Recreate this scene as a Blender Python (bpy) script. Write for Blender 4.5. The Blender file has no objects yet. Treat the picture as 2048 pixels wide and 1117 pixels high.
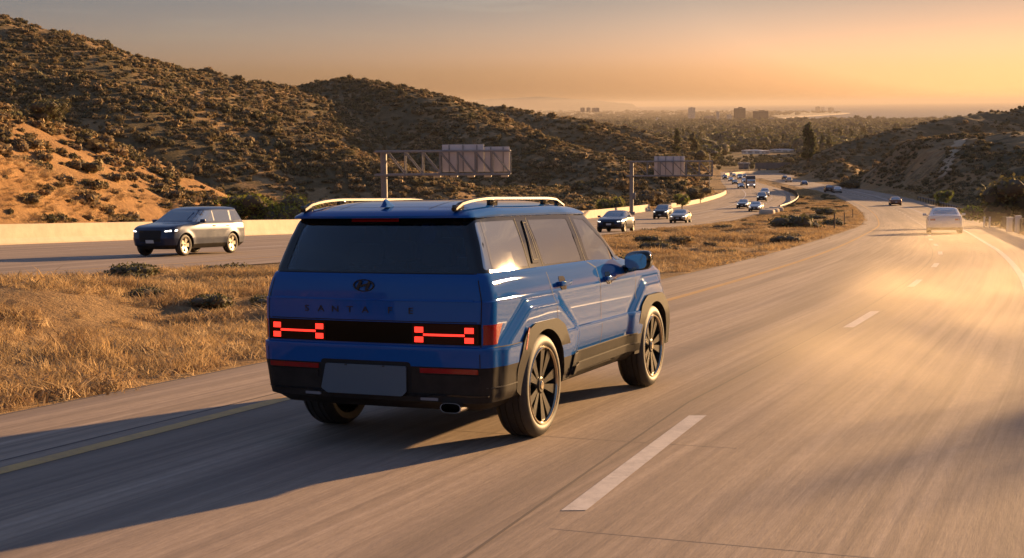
import bpy, bmesh, math, random
import numpy as np
from mathutils import Vector, Matrix
from mathutils.bvhtree import BVHTree
random.seed(7); RNG=np.random.default_rng(11)
sc=bpy.context.scene; col=sc.collection; R=math.radians
# ------------------------------------------------------------------ camera
F_PX=2600.0; ROLL=R(.5); PITCH=-math.atan((558.5-210)/F_PX)
cd=bpy.data.cameras.new('camera'); cam=bpy.data.objects.new('camera',cd); col.objects.link(cam)
cd.sensor_width=36; cd.lens=F_PX/2048*36; cd.clip_start=.1; cd.clip_end=150000
CAM_M=Matrix.Rotation(R(90)+PITCH,4,'X')@Matrix.Rotation(-ROLL,4,'Z')
cam.matrix_world=CAM_M; sc.camera=cam
# ------------------------------------------------------------------ light
SUN_EL=R(8.5); SUN_AZ=R(46)          # azimuth clockwise from +Y
sun_dir=Vector((math.sin(SUN_AZ)*math.cos(SUN_EL),math.cos(SUN_AZ)*math.cos(SUN_EL),math.sin(SUN_EL)))
sd=bpy.data.lights.new('sun','SUN'); sd.energy=5.0; sd.angle=R(.9); sd.color=(1,.60,.27)
sun=bpy.data.objects.new('sun',sd); col.objects.link(sun); sun.rotation_euler=sun_dir.to_track_quat('Z','Y').to_euler()
sc.view_settings.view_transform='Standard'; sc.view_settings.look='None'; sc.view_settings.exposure=1.55; sc.view_settings.gamma=1
wd=bpy.data.worlds.new('World'); sc.world=wd; wd.use_nodes=True
def world():
    nt=wd.node_tree; N=nt.nodes; L=nt.links; N.clear()
    out=N.new('ShaderNodeOutputWorld'); bg=N.new('ShaderNodeBackground'); bg.inputs[1].default_value=.057
    sky=N.new('ShaderNodeTexSky'); sky.sky_type='NISHITA'; sky.sun_disc=False; sky.sun_elevation=SUN_EL; sky.sun_rotation=SUN_AZ
    sky.altitude=100; sky.air_density=1.0; sky.dust_density=2.5; sky.ozone_density=2.0
    tc=N.new('ShaderNodeTexCoord'); sep=N.new('ShaderNodeSeparateXYZ'); L.new(tc.outputs['Generated'],sep.inputs[0])
    # warm, dusty evening air: tint of the sky by elevation
    rmp=N.new('ShaderNodeValToRGB'); L.new(sep.outputs['Z'],rmp.inputs[0])
    els=rmp.color_ramp.elements; els[0].position=0; els[0].color=(1.15,.90,.95,1); els[1].position=.6; els[1].color=(.55,.62,.80,1)
    for p,c in ((.035,(1.0,.76,.84,1)),(.075,(.52,.42,.41,1)),(.15,(.50,.42,.48,1))):
        e=els.new(p); e.color=c
    bw=N.new('ShaderNodeRGBToBW'); L.new(sky.outputs[0],bw.inputs[0])
    k1=N.new('ShaderNodeMath'); k1.operation='MULTIPLY_ADD'; k1.inputs[1].default_value=.135; k1.inputs[2].default_value=.30; L.new(bw.outputs[0],k1.inputs[0])
    k2=N.new('ShaderNodeMath'); k2.operation='MAXIMUM'; k2.inputs[1].default_value=1.0; L.new(k1.outputs[0],k2.inputs[0])
    soft=N.new('ShaderNodeVectorMath'); soft.operation='DIVIDE'; L.new(sky.outputs[0],soft.inputs[0]); L.new(k2.outputs[0],soft.inputs[1])   # thick evening air softens the glow round the sun
    mul=N.new('ShaderNodeMix'); mul.data_type='RGBA'; mul.blend_type='MULTIPLY'; mul.inputs[0].default_value=1
    L.new(soft.outputs[0],mul.inputs[6]); L.new(rmp.outputs[0],mul.inputs[7])
    # thin high cloud streaks
    mp=N.new('ShaderNodeMapping'); mp.inputs['Scale'].default_value=(1.6,1.6,22); mp.inputs['Rotation'].default_value=(R(2),R(5),0); L.new(tc.outputs['Generated'],mp.inputs[0])
    nz=N.new('ShaderNodeTexNoise'); nz.inputs['Scale'].default_value=2.2; nz.inputs['Detail'].default_value=7; nz.inputs['Roughness'].default_value=.55; nz.inputs['Distortion'].default_value=.4; L.new(mp.outputs[0],nz.inputs['Vector'])
    cr=N.new('ShaderNodeMapRange'); cr.inputs[1].default_value=.52; cr.inputs[2].default_value=.74; L.new(nz.outputs[0],cr.inputs[0])
    zr=N.new('ShaderNodeMapRange'); zr.inputs[1].default_value=.03; zr.inputs[2].default_value=.09; L.new(sep.outputs['Z'],zr.inputs[0])
    mm=N.new('ShaderNodeMath'); mm.operation='MULTIPLY'; L.new(cr.outputs[0],mm.inputs[0]); L.new(zr.outputs[0],mm.inputs[1])
    m2=N.new('ShaderNodeMath'); m2.operation='MULTIPLY'; m2.inputs[1].default_value=.55; L.new(mm.outputs[0],m2.inputs[0])
    cl=N.new('ShaderNodeMix'); cl.data_type='RGBA'; cl.blend_type='MIX'; L.new(m2.outputs[0],cl.inputs[0]); L.new(mul.outputs[2],cl.inputs[6])
    br=N.new('ShaderNodeMix'); br.data_type='RGBA'; br.blend_type='MULTIPLY'; br.inputs[0].default_value=1; br.inputs[7].default_value=(1.0,.86,.84,1); L.new(soft.outputs[0],br.inputs[6]); L.new(br.outputs[2],cl.inputs[7])
    za=N.new('ShaderNodeMapRange'); za.inputs[1].default_value=.025; za.inputs[2].default_value=.10; L.new(sep.outputs['Z'],za.inputs[0])
    ad=N.new('ShaderNodeMix'); ad.data_type='RGBA'; ad.blend_type='ADD'; L.new(za.outputs[0],ad.inputs[0]); L.new(cl.outputs[2],ad.inputs[6]); ad.inputs[7].default_value=(.46,.57,.92,1)   # mauve upper air
    L.new(ad.outputs[2],bg.inputs[0]); L.new(bg.outputs[0],out.inputs[0])
world()
# ------------------------------------------------------------------ tagging helpers
def tag(o,label=None,cat=None,group=None,kind=None):
    if label: o['label']=label
    if cat: o['category']=cat
    if group: o['group']=group
    if kind: o['kind']=kind
    return o
def empty(name,M=None,label=None,cat=None,group=None):
    o=bpy.data.objects.new(name,None); col.objects.link(o); o.empty_display_size=.3
    if M is not None: o.matrix_world=M
    return tag(o,label,cat,group)
def link(name,me,parent=None):
    o=bpy.data.objects.new(name,me); col.objects.link(o)
    if parent: o.parent=parent
    return o
def copy_tree(o,parent=None):
    c=o.copy(); col.objects.link(c)
    if parent: c.parent=parent
    for ch in list(o.children): copy_tree(ch,c)
    return c
def mesh(name,V,Fs,mats,parent=None,smooth=True,angle=30,mi=None,uv=None):
    me=bpy.data.meshes.new(name); me.from_pydata([tuple(v) for v in V],[],[tuple(f) for f in Fs])
    for m in (mats if isinstance(mats,(list,tuple)) else [mats]): me.materials.append(m)
    if mi is not None: me.polygons.foreach_set('material_index',mi)
    if smooth:
        me.polygons.foreach_set('use_smooth',[True]*len(me.polygons))
        if angle: me.set_sharp_from_angle(angle=R(angle))
    if uv is not None:
        l=me.uv_layers.new(name='uv'); vi=np.zeros(len(me.loops),int); me.loops.foreach_get('vertex_index',vi)
        l.data.foreach_set('uv',np.asarray(uv)[vi].ravel())
    me.update()
    return link(name,me,parent)
class MB:
    def __init__(s): s.V=[];s.F=[];s.M=[]
    def add(s,V,Fs,mi=0):
        b=len(s.V); s.V+= [tuple(v) for v in V]; s.F+=[tuple(b+i for i in f) for f in Fs]; s.M+=[mi]*len(Fs); return s
    def box(s,c,d,mi=0,M=None,bev=0):
        x,y,z=[k/2 for k in d]
        if bev<=0:
            V=[Vector((i*x,j*y,k*z)) for i in(-1,1) for j in(-1,1) for k in(-1,1)]
            Fs=[(0,1,3,2),(4,6,7,5),(0,4,5,1),(2,3,7,6),(0,2,6,4),(1,5,7,3)]
        else:
            bm=bmesh.new(); bmesh.ops.create_cube(bm,size=1)
            for v in bm.verts: v.co=Vector((v.co.x*d[0],v.co.y*d[1],v.co.z*d[2]))
            bmesh.ops.bevel(bm,geom=bm.edges[:],offset=bev,segments=2,affect='EDGES',profile=.5)
            bm.verts.ensure_lookup_table(); V=[v.co.copy() for v in bm.verts]; Fs=[[v.index for v in f.verts] for f in bm.faces]; bm.free()
        if M: V=[M@v for v in V]
        V=[v+Vector(c) for v in V]; return s.add(V,Fs,mi)
    def tube(s,pts,r,n=8,mi=0,cap=True,sx=1.0):
        pts=[Vector(p) for p in pts]; rs=r if isinstance(r,(list,tuple)) else [r]*len(pts); V=[];Fs=[]
        for i,p in enumerate(pts):
            t=(pts[min(i+1,len(pts)-1)]-pts[max(i-1,0)]).normalized()
            a=Vector((0,0,1)) if abs(t.z)<.9 else Vector((1,0,0)); u=t.cross(a).normalized(); w=t.cross(u)
            for k in range(n):
                q=2*math.pi*k/n; V.append(p+(u*math.cos(q)*sx+w*math.sin(q))*rs[i])
        for i in range(len(pts)-1):
            for k in range(n): Fs.append((i*n+k,i*n+(k+1)%n,(i+1)*n+(k+1)%n,(i+1)*n+k))
        if cap: Fs.append(tuple(range(n))[::-1]); Fs.append(tuple((len(pts)-1)*n+k for k in range(n)))
        return s.add(V,Fs,mi)
    def lathe(s,prof,n=48,c=(0,0,0),mi=0,axis='x',closed=False):
        V=[];Fs=[]
        for (a,r) in prof:
            for k in range(n):
                q=2*math.pi*k/n
                V.append((a+c[0],r*math.cos(q)+c[1],r*math.sin(q)+c[2]) if axis=='x' else (r*math.cos(q)+c[0],r*math.sin(q)+c[1],a+c[2]))
        m=len(prof)
        for i in range(m if closed else m-1):
            j=(i+1)%m
            for k in range(n): Fs.append((i*n+k,i*n+(k+1)%n,j*n+(k+1)%n,j*n+k))
        return s.add(V,Fs,mi)
    def build(s,name,mats,parent=None,smooth=True,angle=30):
        return mesh(name,s.V,s.F,mats,parent,smooth,angle,mi=s.M)
# ------------------------------------------------------------------ materials
def mat(name,base,rough=.6,metal=0,coat=0,emis=None,es=0,spec=.5,trans=0,noise=None,bump=None,coat_r=.03,sub=0):
    m=bpy.data.materials.new(name); m.use_nodes=True; nt=m.node_tree; b=nt.nodes['Principled BSDF']
    b.inputs['Base Color'].default_value=(*base,1); b.inputs['Roughness'].default_value=rough; b.inputs['Metallic'].default_value=metal
    b.inputs['Coat Weight'].default_value=coat; b.inputs['Coat Roughness'].default_value=coat_r; b.inputs['Specular IOR Level'].default_value=spec
    if emis: b.inputs['Emission Color'].default_value=(*emis,1); b.inputs['Emission Strength'].default_value=es
    tc=nt.nodes.new('ShaderNodeTexCoord')
    if noise:   # (scale, second colour, amount)
        n=nt.nodes.new('ShaderNodeTexNoise'); n.inputs['Scale'].default_value=noise[0]; n.inputs['Detail'].default_value=6; n.inputs['Roughness'].default_value=.65; nt.links.new(tc.outputs['Object'],n.inputs['Vector'])
        mr=nt.nodes.new('ShaderNodeMapRange'); mr.inputs[1].default_value=.35; mr.inputs[2].default_value=.65; mr.inputs[4].default_value=noise[2]; nt.links.new(n.outputs[0],mr.inputs[0])
        mx=nt.nodes.new('ShaderNodeMix'); mx.data_type='RGBA'; nt.links.new(mr.outputs[0],mx.inputs[0]); mx.inputs[6].default_value=(*base,1); mx.inputs[7].default_value=(*noise[1],1)
        nt.links.new(mx.outputs[2],b.inputs['Base Color'])
    if bump:
        n=nt.nodes.new('ShaderNodeTexNoise'); n.inputs['Scale'].default_value=bump[0]; n.inputs['Detail'].default_value=5; nt.links.new(tc.outputs['Object'],n.inputs['Vector'])
        bp=nt.nodes.new('ShaderNodeBump'); bp.inputs['Strength'].default_value=bump[1]; bp.inputs['Distance'].default_value=bump[2]; nt.links.new(n.outputs[0],bp.inputs['Height']); nt.links.new(bp.outputs[0],b.inputs['Normal'])
    return m
def glass_mat(name,tint=.06,ior=1.5):
    m=bpy.data.materials.new(name); m.use_nodes=True; nt=m.node_tree; N=nt.nodes; N.clear(); L=nt.links
    o=N.new('ShaderNodeOutputMaterial'); t=N.new('ShaderNodeBsdfTransparent'); t.inputs[0].default_value=(tint,tint*1.12,tint*1.25,1)
    g=N.new('ShaderNodeBsdfGlossy'); g.inputs['Roughness'].default_value=.02; g.inputs[0].default_value=(1,1,1,1)
    f=N.new('ShaderNodeFresnel'); f.inputs[0].default_value=ior
    m1=N.new('ShaderNodeMixShader'); L.new(f.outputs[0],m1.inputs[0]); L.new(t.outputs[0],m1.inputs[1]); L.new(g.outputs[0],m1.inputs[2]); L.new(m1.outputs[0],o.inputs[0])
    return m
def leaf_mat(name,c1,c2,c3,trans=.25):
    m=bpy.data.materials.new(name); m.use_nodes=True; nt=m.node_tree; N=nt.nodes; L=nt.links; b=N['Principled BSDF']; b.inputs['Roughness'].default_value=.75; b.inputs['Specular IOR Level'].default_value=.2
    oi=N.new('ShaderNodeObjectInfo'); r=N.new('ShaderNodeValToRGB'); L.new(oi.outputs['Random'],r.inputs[0])
    e=r.color_ramp.elements; e[0].color=(*c1,1); e[1].color=(*c3,1); e[1].position=1; k=e.new(.5); k.color=(*c2,1)
    g=N.new('ShaderNodeNewGeometry'); hv=N.new('ShaderNodeHueSaturation'); mr=N.new('ShaderNodeMapRange'); L.new(g.outputs['Random Per Island'],mr.inputs[0]); mr.inputs[3].default_value=.6; mr.inputs[4].default_value=1.45
    L.new(mr.outputs[0],hv.inputs['Value']); L.new(r.outputs[0],hv.inputs['Color']); L.new(hv.outputs[0],b.inputs['Base Color'])
    if trans>0:
        t=N.new('ShaderNodeBsdfTranslucent'); L.new(hv.outputs[0],t.inputs[0]); ms=N.new('ShaderNodeMixShader'); ms.inputs[0].default_value=trans
        L.new(b.outputs[0],ms.inputs[1]); L.new(t.outputs[0],ms.inputs[2]); L.new(ms.outputs[0],N['Material Output'].inputs[0])
    return m
# ------------------------------------------------------------------ ground profile and road lines (metres; camera at the origin)
YT=np.array([-300,-60,0,15,30,49,80,110,145,209,283,400,437,550,700,900,1270,1900,3170,5600,7000.])
DT=np.array([-19.0,-2.65,1.75,2.86,3.97,5.4,7.9,10.4,13.0,16.6,19.8,24.8,26.2,30.5,35.5,41.5,48,57,70,86,116])
def pch(x,xs,ys):
    xs=np.asarray(xs,float);ys=np.asarray(ys,float);h=np.diff(xs);d=np.diff(ys)/h;m=np.zeros(len(xs));m[0]=d[0];m[-1]=d[-1]
    for i in range(1,len(xs)-1):
        if d[i-1]*d[i]>0:
            w1=2*h[i]+h[i-1];w2=h[i]+2*h[i-1];m[i]=(w1+w2)/(w1/d[i-1]+w2/d[i])
    x=np.asarray(x,float);xc=np.clip(x,xs[0],xs[-1]);i=np.clip(np.searchsorted(xs,xc)-1,0,len(xs)-2);t=(xc-xs[i])/h[i]
    v=ys[i]*(1+2*t)*(1-t)**2+m[i]*h[i]*t*(1-t)**2+ys[i+1]*t*t*(3-2*t)+m[i+1]*h[i]*t*t*(t-1)
    return v+(x-xc)*np.where(x<xs[0],m[0],m[-1])
def G(y): return -pch(y,YT,DT)
def K(*p):
    a=np.array(p,float); return lambda y: pch(y,a[:,0],a[:,1])
YEL=K((-60,-32.6),(8.3,-3.4),(21.6,2.35),(37.2,8.4),(46.9,11.8),(65.3,17.7),(90,25.3),(123.8,35.1),(168,47.0),(206,55.9),(241,63),(267,67.5),(332,77),(400,85),(470,93),(560,104),(700,122))
WHI=K((-60,-16),(8.3,4.25),(14,6.2),(20.5,8.35),(28,11.1),(40.6,15.4),(52,19.0),(82.6,28.7),(123.8,41.2),(154,49.6),(215,64.4),(243,70),(280,76.3),(332,84),(400,92),(470,100),(560,111),(700,129))
def OE(y): return YEL(y)-np.interp(y,[0,60,300],[2.0,1.6,1.3])
def OP(y): return WHI(y)+np.interp(y,[0,62,90,141,230,322,450],[2.4,2.4,2.8,4.9,5.0,4.2,2.6])
def DSH(y): return YEL(y)+.07*np.clip(11-y,0,14)+np.where(y<30,3.98,.61*(WHI(y)-YEL(y))*sst(y,30,60)+3.98*(1-sst(y,30,60)))
LY=K((-60,-84),(20,-21.8),(33,-13.1),(40.7,-8.8),(60,-1.6),(94.9,9.2),(127.7,18),(158,26.7),(185,35.3),(217,44.8),(245,51.6),(267,56.4),(325,66),(389,74.2),(440,80.5),(520,91),(600,103))
def LP(y): return LY(y)+np.interp(y,[20,60,300],[3.6,2.2,1.8])
LB=K((-60,-120),(20,-44),(40,-33),(61,-23.8),(89,-13.6),(120,-2.6),(152,8),(174,15.3),(195,22.2),(221,31),(254,40.3),(285,47.5),(341,57),(443,72),(518,84),(600,97))
LW=K((-60,-116),(20,-41),(61,-21.2),(100,-5.5),(125,5),(150,14.5),(173,23.6),(209,34.6),(247,43.8),(280,50.5),(328,58.3),(443,74),(520,86),(600,99))
# camera ray helpers (used only to find where on the real ground a thing stands)
CR=np.array(CAM_M.to_3x3())
def ray(u,v):
    d=CR@np.array([(u-1024),-(v-558.5),-F_PX]); return d/d[1]
def ground_at(u,v,lift=0.0):
    d=ray(u,v); ys=np.geomspace(1,6900,6000); val=d[2]*ys-(G(ys)+lift); k=int(np.argmax(val<0)); k=max(k,1)
    a,b=ys[k-1],ys[k]; va,vb=val[k-1],val[k]; y=a+(b-a)*va/(va-vb+1e-12); return float(d[0]*y),float(y)
def at_depth(u,v,y): d=ray(u,v); return Vector((d[0]*y,y,d[2]*y))
# value noise
_P=np.random.default_rng(5).random((256,256))
def vn(x,y):
    xi=np.floor(x).astype(int);yi=np.floor(y).astype(int);fx=x-xi;fy=y-yi;fx=fx*fx*(3-2*fx);fy=fy*fy*(3-2*fy)
    g=lambda a,b:_P[a%256,b%256]
    return (g(xi,yi)*(1-fx)+g(xi+1,yi)*fx)*(1-fy)+(g(xi,yi+1)*(1-fx)+g(xi+1,yi+1)*fx)*fy
def fbm(x,y,o=4,ridge=False):
    s=0;a=.5;t=0
    for i in range(o):
        n=vn(x*2**i+17*i,y*2**i+31*i); n=(1-abs(2*n-1)) if ridge else n
        s=s+a*n;t+=a;a*=.5
    return s/t
def sst(x,a,b): t=np.clip((x-a)/(b-a),0,1); return t*t*(3-2*t)
# ------------------------------------------------------------------ hills: crest lines with their real distances, slope falling away on both sides
CREST=[ # (slope, rounding, [(u,v,Y)...])
 (.62,3,[(-330,190,70),(-150,200,84),(0,226,95),(60,240,99),(130,262,103),(200,322,108),(300,382,116),(400,425,124)]),
 (.42,8,[(-400,90,250),(-100,140,262),(20,148,268),(150,158,272),(244,182,276),(332,206,278),(419,224,280),(489,248,278),(594,279,272),(663,300,266),(757,330,262),(827,365,258),(897,397,256)]),
 (.46,12,[(-500,-90,420),(-200,-20,420),(0,47,420),(59,66,425),(115,86,430),(175,104,440),(244,118,450),(314,129,460),(384,138,470),(454,156,480),(520,170,500)]),
 (.46,12,[(559,176,560),(600,170,570),(650,162,575),(690,157,570),(740,163,550),(823,187,520),(897,218,490),(949,240,465),(1019,266,440),(1089,287,420),(1159,310,400),(1210,330,385)]),
 (.44,10,[(862,200,720),(897,205,715),(950,208,710),(1000,210,700),(1030,217,690),(1049,223,680),(1079,229,670),(1108,238,660),(1146,250,650),(1169,264,635),(1217,276,615),(1256,290,600),(1295,305,585),(1335,318,570)]),
 (.42,10,[(1140,246,900),(1171,246,890),(1207,251,880),(1236,257,870),(1276,267,850),(1305,275,830),(1323,288,800),(1344,299,780),(1362,312,760)]),
 (.5,4,[(1170,384,262),(1200,367,270),(1240,354,276),(1290,349,282),(1340,350,290),(1390,353,300),(1420,362,310),(1436,374,318)]),
 (.36,10,[(1668,322,600),(1688,303,610),(1718,292,620),(1756,277,630),(1811,263,640),(1849,253,650),(1906,240,660),(1974,231,670),(2048,220,680),(2200,208,690),(2420,205,700)]),
 (.42,8,[(1690,366,395),(1723,343,380),(1766,322,360),(1800,306,350),(1831,295,342),(1874,280,334),(1909,271,326),(1949,268,318),(2048,269,290),(2200,275,250),(2400,300,200),(2700,330,150)]),
 (.55,4,[(1591,360,520),(1601,343,500),(1618,323,480),(1636,318,470),(1661,323,455),(1680,338,435)]),
]
CREST_W=[(.30,30,[(-520,-120,64),(-330,-200,70),(-240,-330,58),(-130,-420,66),(0,-470,50),(120,-430,58),(230,-360,46),(330,-230,60),(420,-120,44)])]
CR_S=[(a,b,np.concatenate([np.linspace(p,q,30) for p,q in zip(np.array(c,float)[:-1],np.array(c,float)[1:])])) for a,b,c in CREST_W]
for slope,rd,pts in CREST:
    P=np.array([list(at_depth(u,v,Y)) for u,v,Y in pts])
    seg=[];
    for a,b in zip(P[:-1],P[1:]):
        n=max(2,int(np.linalg.norm(b-a)/6)); seg+= [a+(b-a)*t for t in np.linspace(0,1,n,endpoint=False)]
    seg.append(P[-1]); CR_S.append((slope,rd,np.array(seg)))
def hills(x,y):
    best=np.full(x.shape,-1e4)
    nx=x+9*(fbm(x/45,y/45,3)-.5)+3*(fbm(x/14+9,y/14,2)-.5); ny=y+9*(fbm(x/45+50,y/45+50,3)-.5)+3*(fbm(x/14,y/14+77,2)-.5)
    for slope,rd,S in CR_S:
        h=np.full(x.shape,-1e4)
        for p in S:
            d=np.sqrt((nx-p[0])**2+(ny-p[1])**2+rd*rd)-rd
            h=np.maximum(h,p[2]-slope*d)
        best=np.maximum(best,h)
    return best
def edge_dist(x,y):   # distance outside the motorway corridor (negative in the corridor)
    return np.where(x<LB(y)+.5*(OP(y)-LB(y)),LB(y)-1.2-x,x-OP(y)-.6)*.9
def terrain_z(x,y):
    g=G(y); s=edge_dist(x,y); H=hills(x,y)
    m=sst(s,1.0,13)*np.maximum(sst(y,15,60),sst(-y,30,150))
    left=x<LB(y); m=np.where(left&(y>0),sst(s,.5,9),m)
    base=g+np.where(s>0,sst(s,0,12)*(1.4*(fbm(x/22,y/22,3)-.5)),0)
    far=sst(y,700,1500)*6*(fbm(x/160,y/160,3)-.5)
    up=np.maximum(H-base,0); soft=np.minimum(up/12,1)
    z=base+up*m+m*soft*(1.6*(fbm(x/16,y/16,4,True)-.55)+4.5*(fbm(x/52,y/52,3,True)-.6))*np.where(y<140,.35,1)
    # open median between the carriageways
    xm=(x-LP(y))/np.maximum(OE(y)-LP(y),.5); med=(xm>0)&(xm<1)
    zm=g+np.sin(np.clip(xm,0,1)*np.pi)**.7*(1.3*(fbm(x/5,y/5,4)-.5)+.35*(fbm(x/1.3,y/1.3,2)-.5)-.10)*np.clip((OE(y)-LP(y))/8,0,1)
    z=np.where(med,zm,z)
    return z+far*sst(s,0,30)
# ------------------------------------------------------------------ terrain sheet
ysl=np.concatenate([np.linspace(-700,-60,60)[:-1],np.linspace(-60,14,38),np.linspace(14,160,190)[1:],np.linspace(160,700,300)[1:],np.geomspace(700,6600,150)[1:]])
def geo(n,g): t=(np.exp(g*np.linspace(0,1,n))-1)/(math.exp(g)-1); return t
def build_terrain():
    nl,nm=190,34; rows=[];
    tl=geo(nl,3.2); tm=np.linspace(0,1,nm)
    X=[];Z=[];road=[]
    for y in ysl:
        wid=120+.95*abs(y)
        a,b,c,d=LB(y),LP(y),OE(y),OP(y)
        xl=(a-1.2)-tl[::-1]*wid; xm=b+(c-b)*tm; xr=(d+.6)+tl*wid
        X.append(np.concatenate([xl,[a-.4,a+.6,b-.5],xm,[c+.5,d-.5],xr]))
    X=np.array(X); Y=np.repeat(ysl[:,None],X.shape[1],1); Z=terrain_z(X,Y)
    k=nl; g=G(Y)
    fade=1-sst(Y,640,700)
    for j,dz in ((k,-.02),(k+1,-.25),(k+2,-.25),(k+3+nm,-.25),(k+4+nm,-.25)): Z[:,j]=g[:,j]+dz*fade[:,j]
    Z[:,k-1]=g[:,k-1]; Z[:,k+3]=g[:,k+3]-.02; Z[:,k+2+nm]=g[:,k+2+nm]-.02; Z[:,k+5+nm]=g[:,k+5+nm]-.02
    ny,nx=X.shape; V=np.stack([X,Y,Z],-1).reshape(-1,3)
    I=np.arange(ny*nx).reshape(ny,nx); Fs=np.stack([I[:-1,:-1],I[:-1,1:],I[1:,1:],I[1:,:-1]],-1).reshape(-1,4)
    return V,Fs
def terrain_mat():
    m=bpy.data.materials.new('dry_ground'); m.use_nodes=True; nt=m.node_tree; N=nt.nodes; L=nt.links; b=N['Principled BSDF']; b.inputs['Roughness'].default_value=.95; b.inputs['Specular IOR Level'].default_value=.1
    tc=N.new('ShaderNodeTexCoord')
    def nz(s,d=5,r=.6,sc=(1,1,1)):
        mp=N.new('ShaderNodeMapping'); mp.inputs['Scale'].default_value=sc; L.new(tc.outputs['Object'],mp.inputs[0])
        n=N.new('ShaderNodeTexNoise'); n.inputs['Scale'].default_value=s; n.inputs['Detail'].default_value=d; n.inputs['Roughness'].default_value=r; L.new(mp.outputs[0],n.inputs['Vector']); return n.outputs[0]
    def rng(x,a,b_,c=0,d=1):
        q=N.new('ShaderNodeMapRange'); q.interpolation_type='SMOOTHSTEP'
        for i,v in ((1,a),(2,b_),(3,c),(4,d)): q.inputs[i].default_value=v
        L.new(x,q.inputs[0]); return q.outputs[0]
    def mix(f,a,b_):
        q=N.new('ShaderNodeMix'); q.data_type='RGBA'
        if isinstance(f,float): q.inputs[0].default_value=f
        else: L.new(f,q.inputs[0])
        for i,v in ((6,a),(7,b_)):
            if isinstance(v,tuple): q.inputs[i].default_value=(*v,1)
            else: L.new(v,q.inputs[i])
        return q.outputs[2]
    grass=mix(rng(nz(.35,7,.7),.35,.68),(.36,.235,.115),(.20,.125,.062))
    grass=mix(rng(nz(.045,5),.42,.62,0,.75),grass,(.235,.155,.075))
    grass=mix(rng(nz(1.6,6,.7),.5,.72,0,.6),grass,(.46,.33,.17))
    brush=mix(rng(nz(.22,6,.7),.35,.65),(.085,.070,.036),(.165,.122,.064))
    a=N.new('ShaderNodeAttribute'); a.attribute_name='brush'
    ad=N.new('ShaderNodeMath'); ad.operation='ADD'; L.new(a.outputs['Fac'],ad.inputs[0]); L.new(rng(nz(.06,6,.65),.3,.7,-.42,.42),ad.inputs[1])
    c=mix(rng(ad.outputs[0],.35,.65),grass,brush)
    a2=N.new('ShaderNodeAttribute'); a2.attribute_name='bare'
    soil=mix(rng(nz(.25,7,.7,(1,1,2.5)),.3,.7),(.42,.25,.11),(.26,.145,.065))
    ad2=N.new('ShaderNodeMath'); ad2.operation='ADD'; L.new(a2.outputs['Fac'],ad2.inputs[0]); L.new(rng(nz(.12,6),.3,.7,-.35,.35),ad2.inputs[1])
    c=mix(rng(ad2.outputs[0],.4,.62),c,soil)
    L.new(c,b.inputs['Base Color'])
    bp=N.new('ShaderNodeBump'); bp.inputs['Strength'].default_value=.9; bp.inputs['Distance'].default_value=.5; L.new(nz(.9,8,.75),bp.inputs['Height']); L.new(bp.outputs[0],b.inputs['Normal'])
    return m
TV,TF=build_terrain()
terr=mesh('terrain',TV,TF,terrain_mat(),angle=None); tag(terr,kind='structure')
tx,ty,tz=TV[:,0],TV[:,1],TV[:,2]
hl=tz-G(ty)
tri_left=(tx<LB(ty))
bare=np.zeros(len(TV)); brush=np.zeros(len(TV))
bare+=np.where(tri_left&(ty<150)&(ty>30)&(hl>.6),.9*(1-sst(ty,108,140)),0)                      # the orange cut slope by the near carriageway
bare+=np.where(tri_left&(ty>285)&(ty<345)&(hl>1.5)&(edge_dist(tx,ty)<40),.55,0)
bare+=np.where((tx>OP(ty))&(edge_dist(tx,ty)<14)&(ty<360),.38,0)
brush+=np.where(hl>2.5,.62,.12)+np.where(ty>700,.5,0)
brush-=np.where((~tri_left)&(ty<450)&(ty>60),.12,0)
for nm_,arr in (('bare',bare),('brush',brush)):
    at=terr.data.attributes.new(nm_,'FLOAT','POINT'); at.data.foreach_set('value',arr.astype(np.float32))
# fast height lookup
TB=BVHTree.FromPolygons([tuple(v) for v in TV],[tuple(f) for f in TF])
def hz(x,y):
    h=TB.ray_cast(Vector((x,y,400)),Vector((0,0,-1))); return h[0].z if h[0] else float(G(y))
def hit_px(u,v):
    d=Vector(CR@np.array([(u-1024),-(v-558.5),-F_PX])).normalized(); h=TB.ray_cast(Vector((0,0,0)),d); return h[0]
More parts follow.
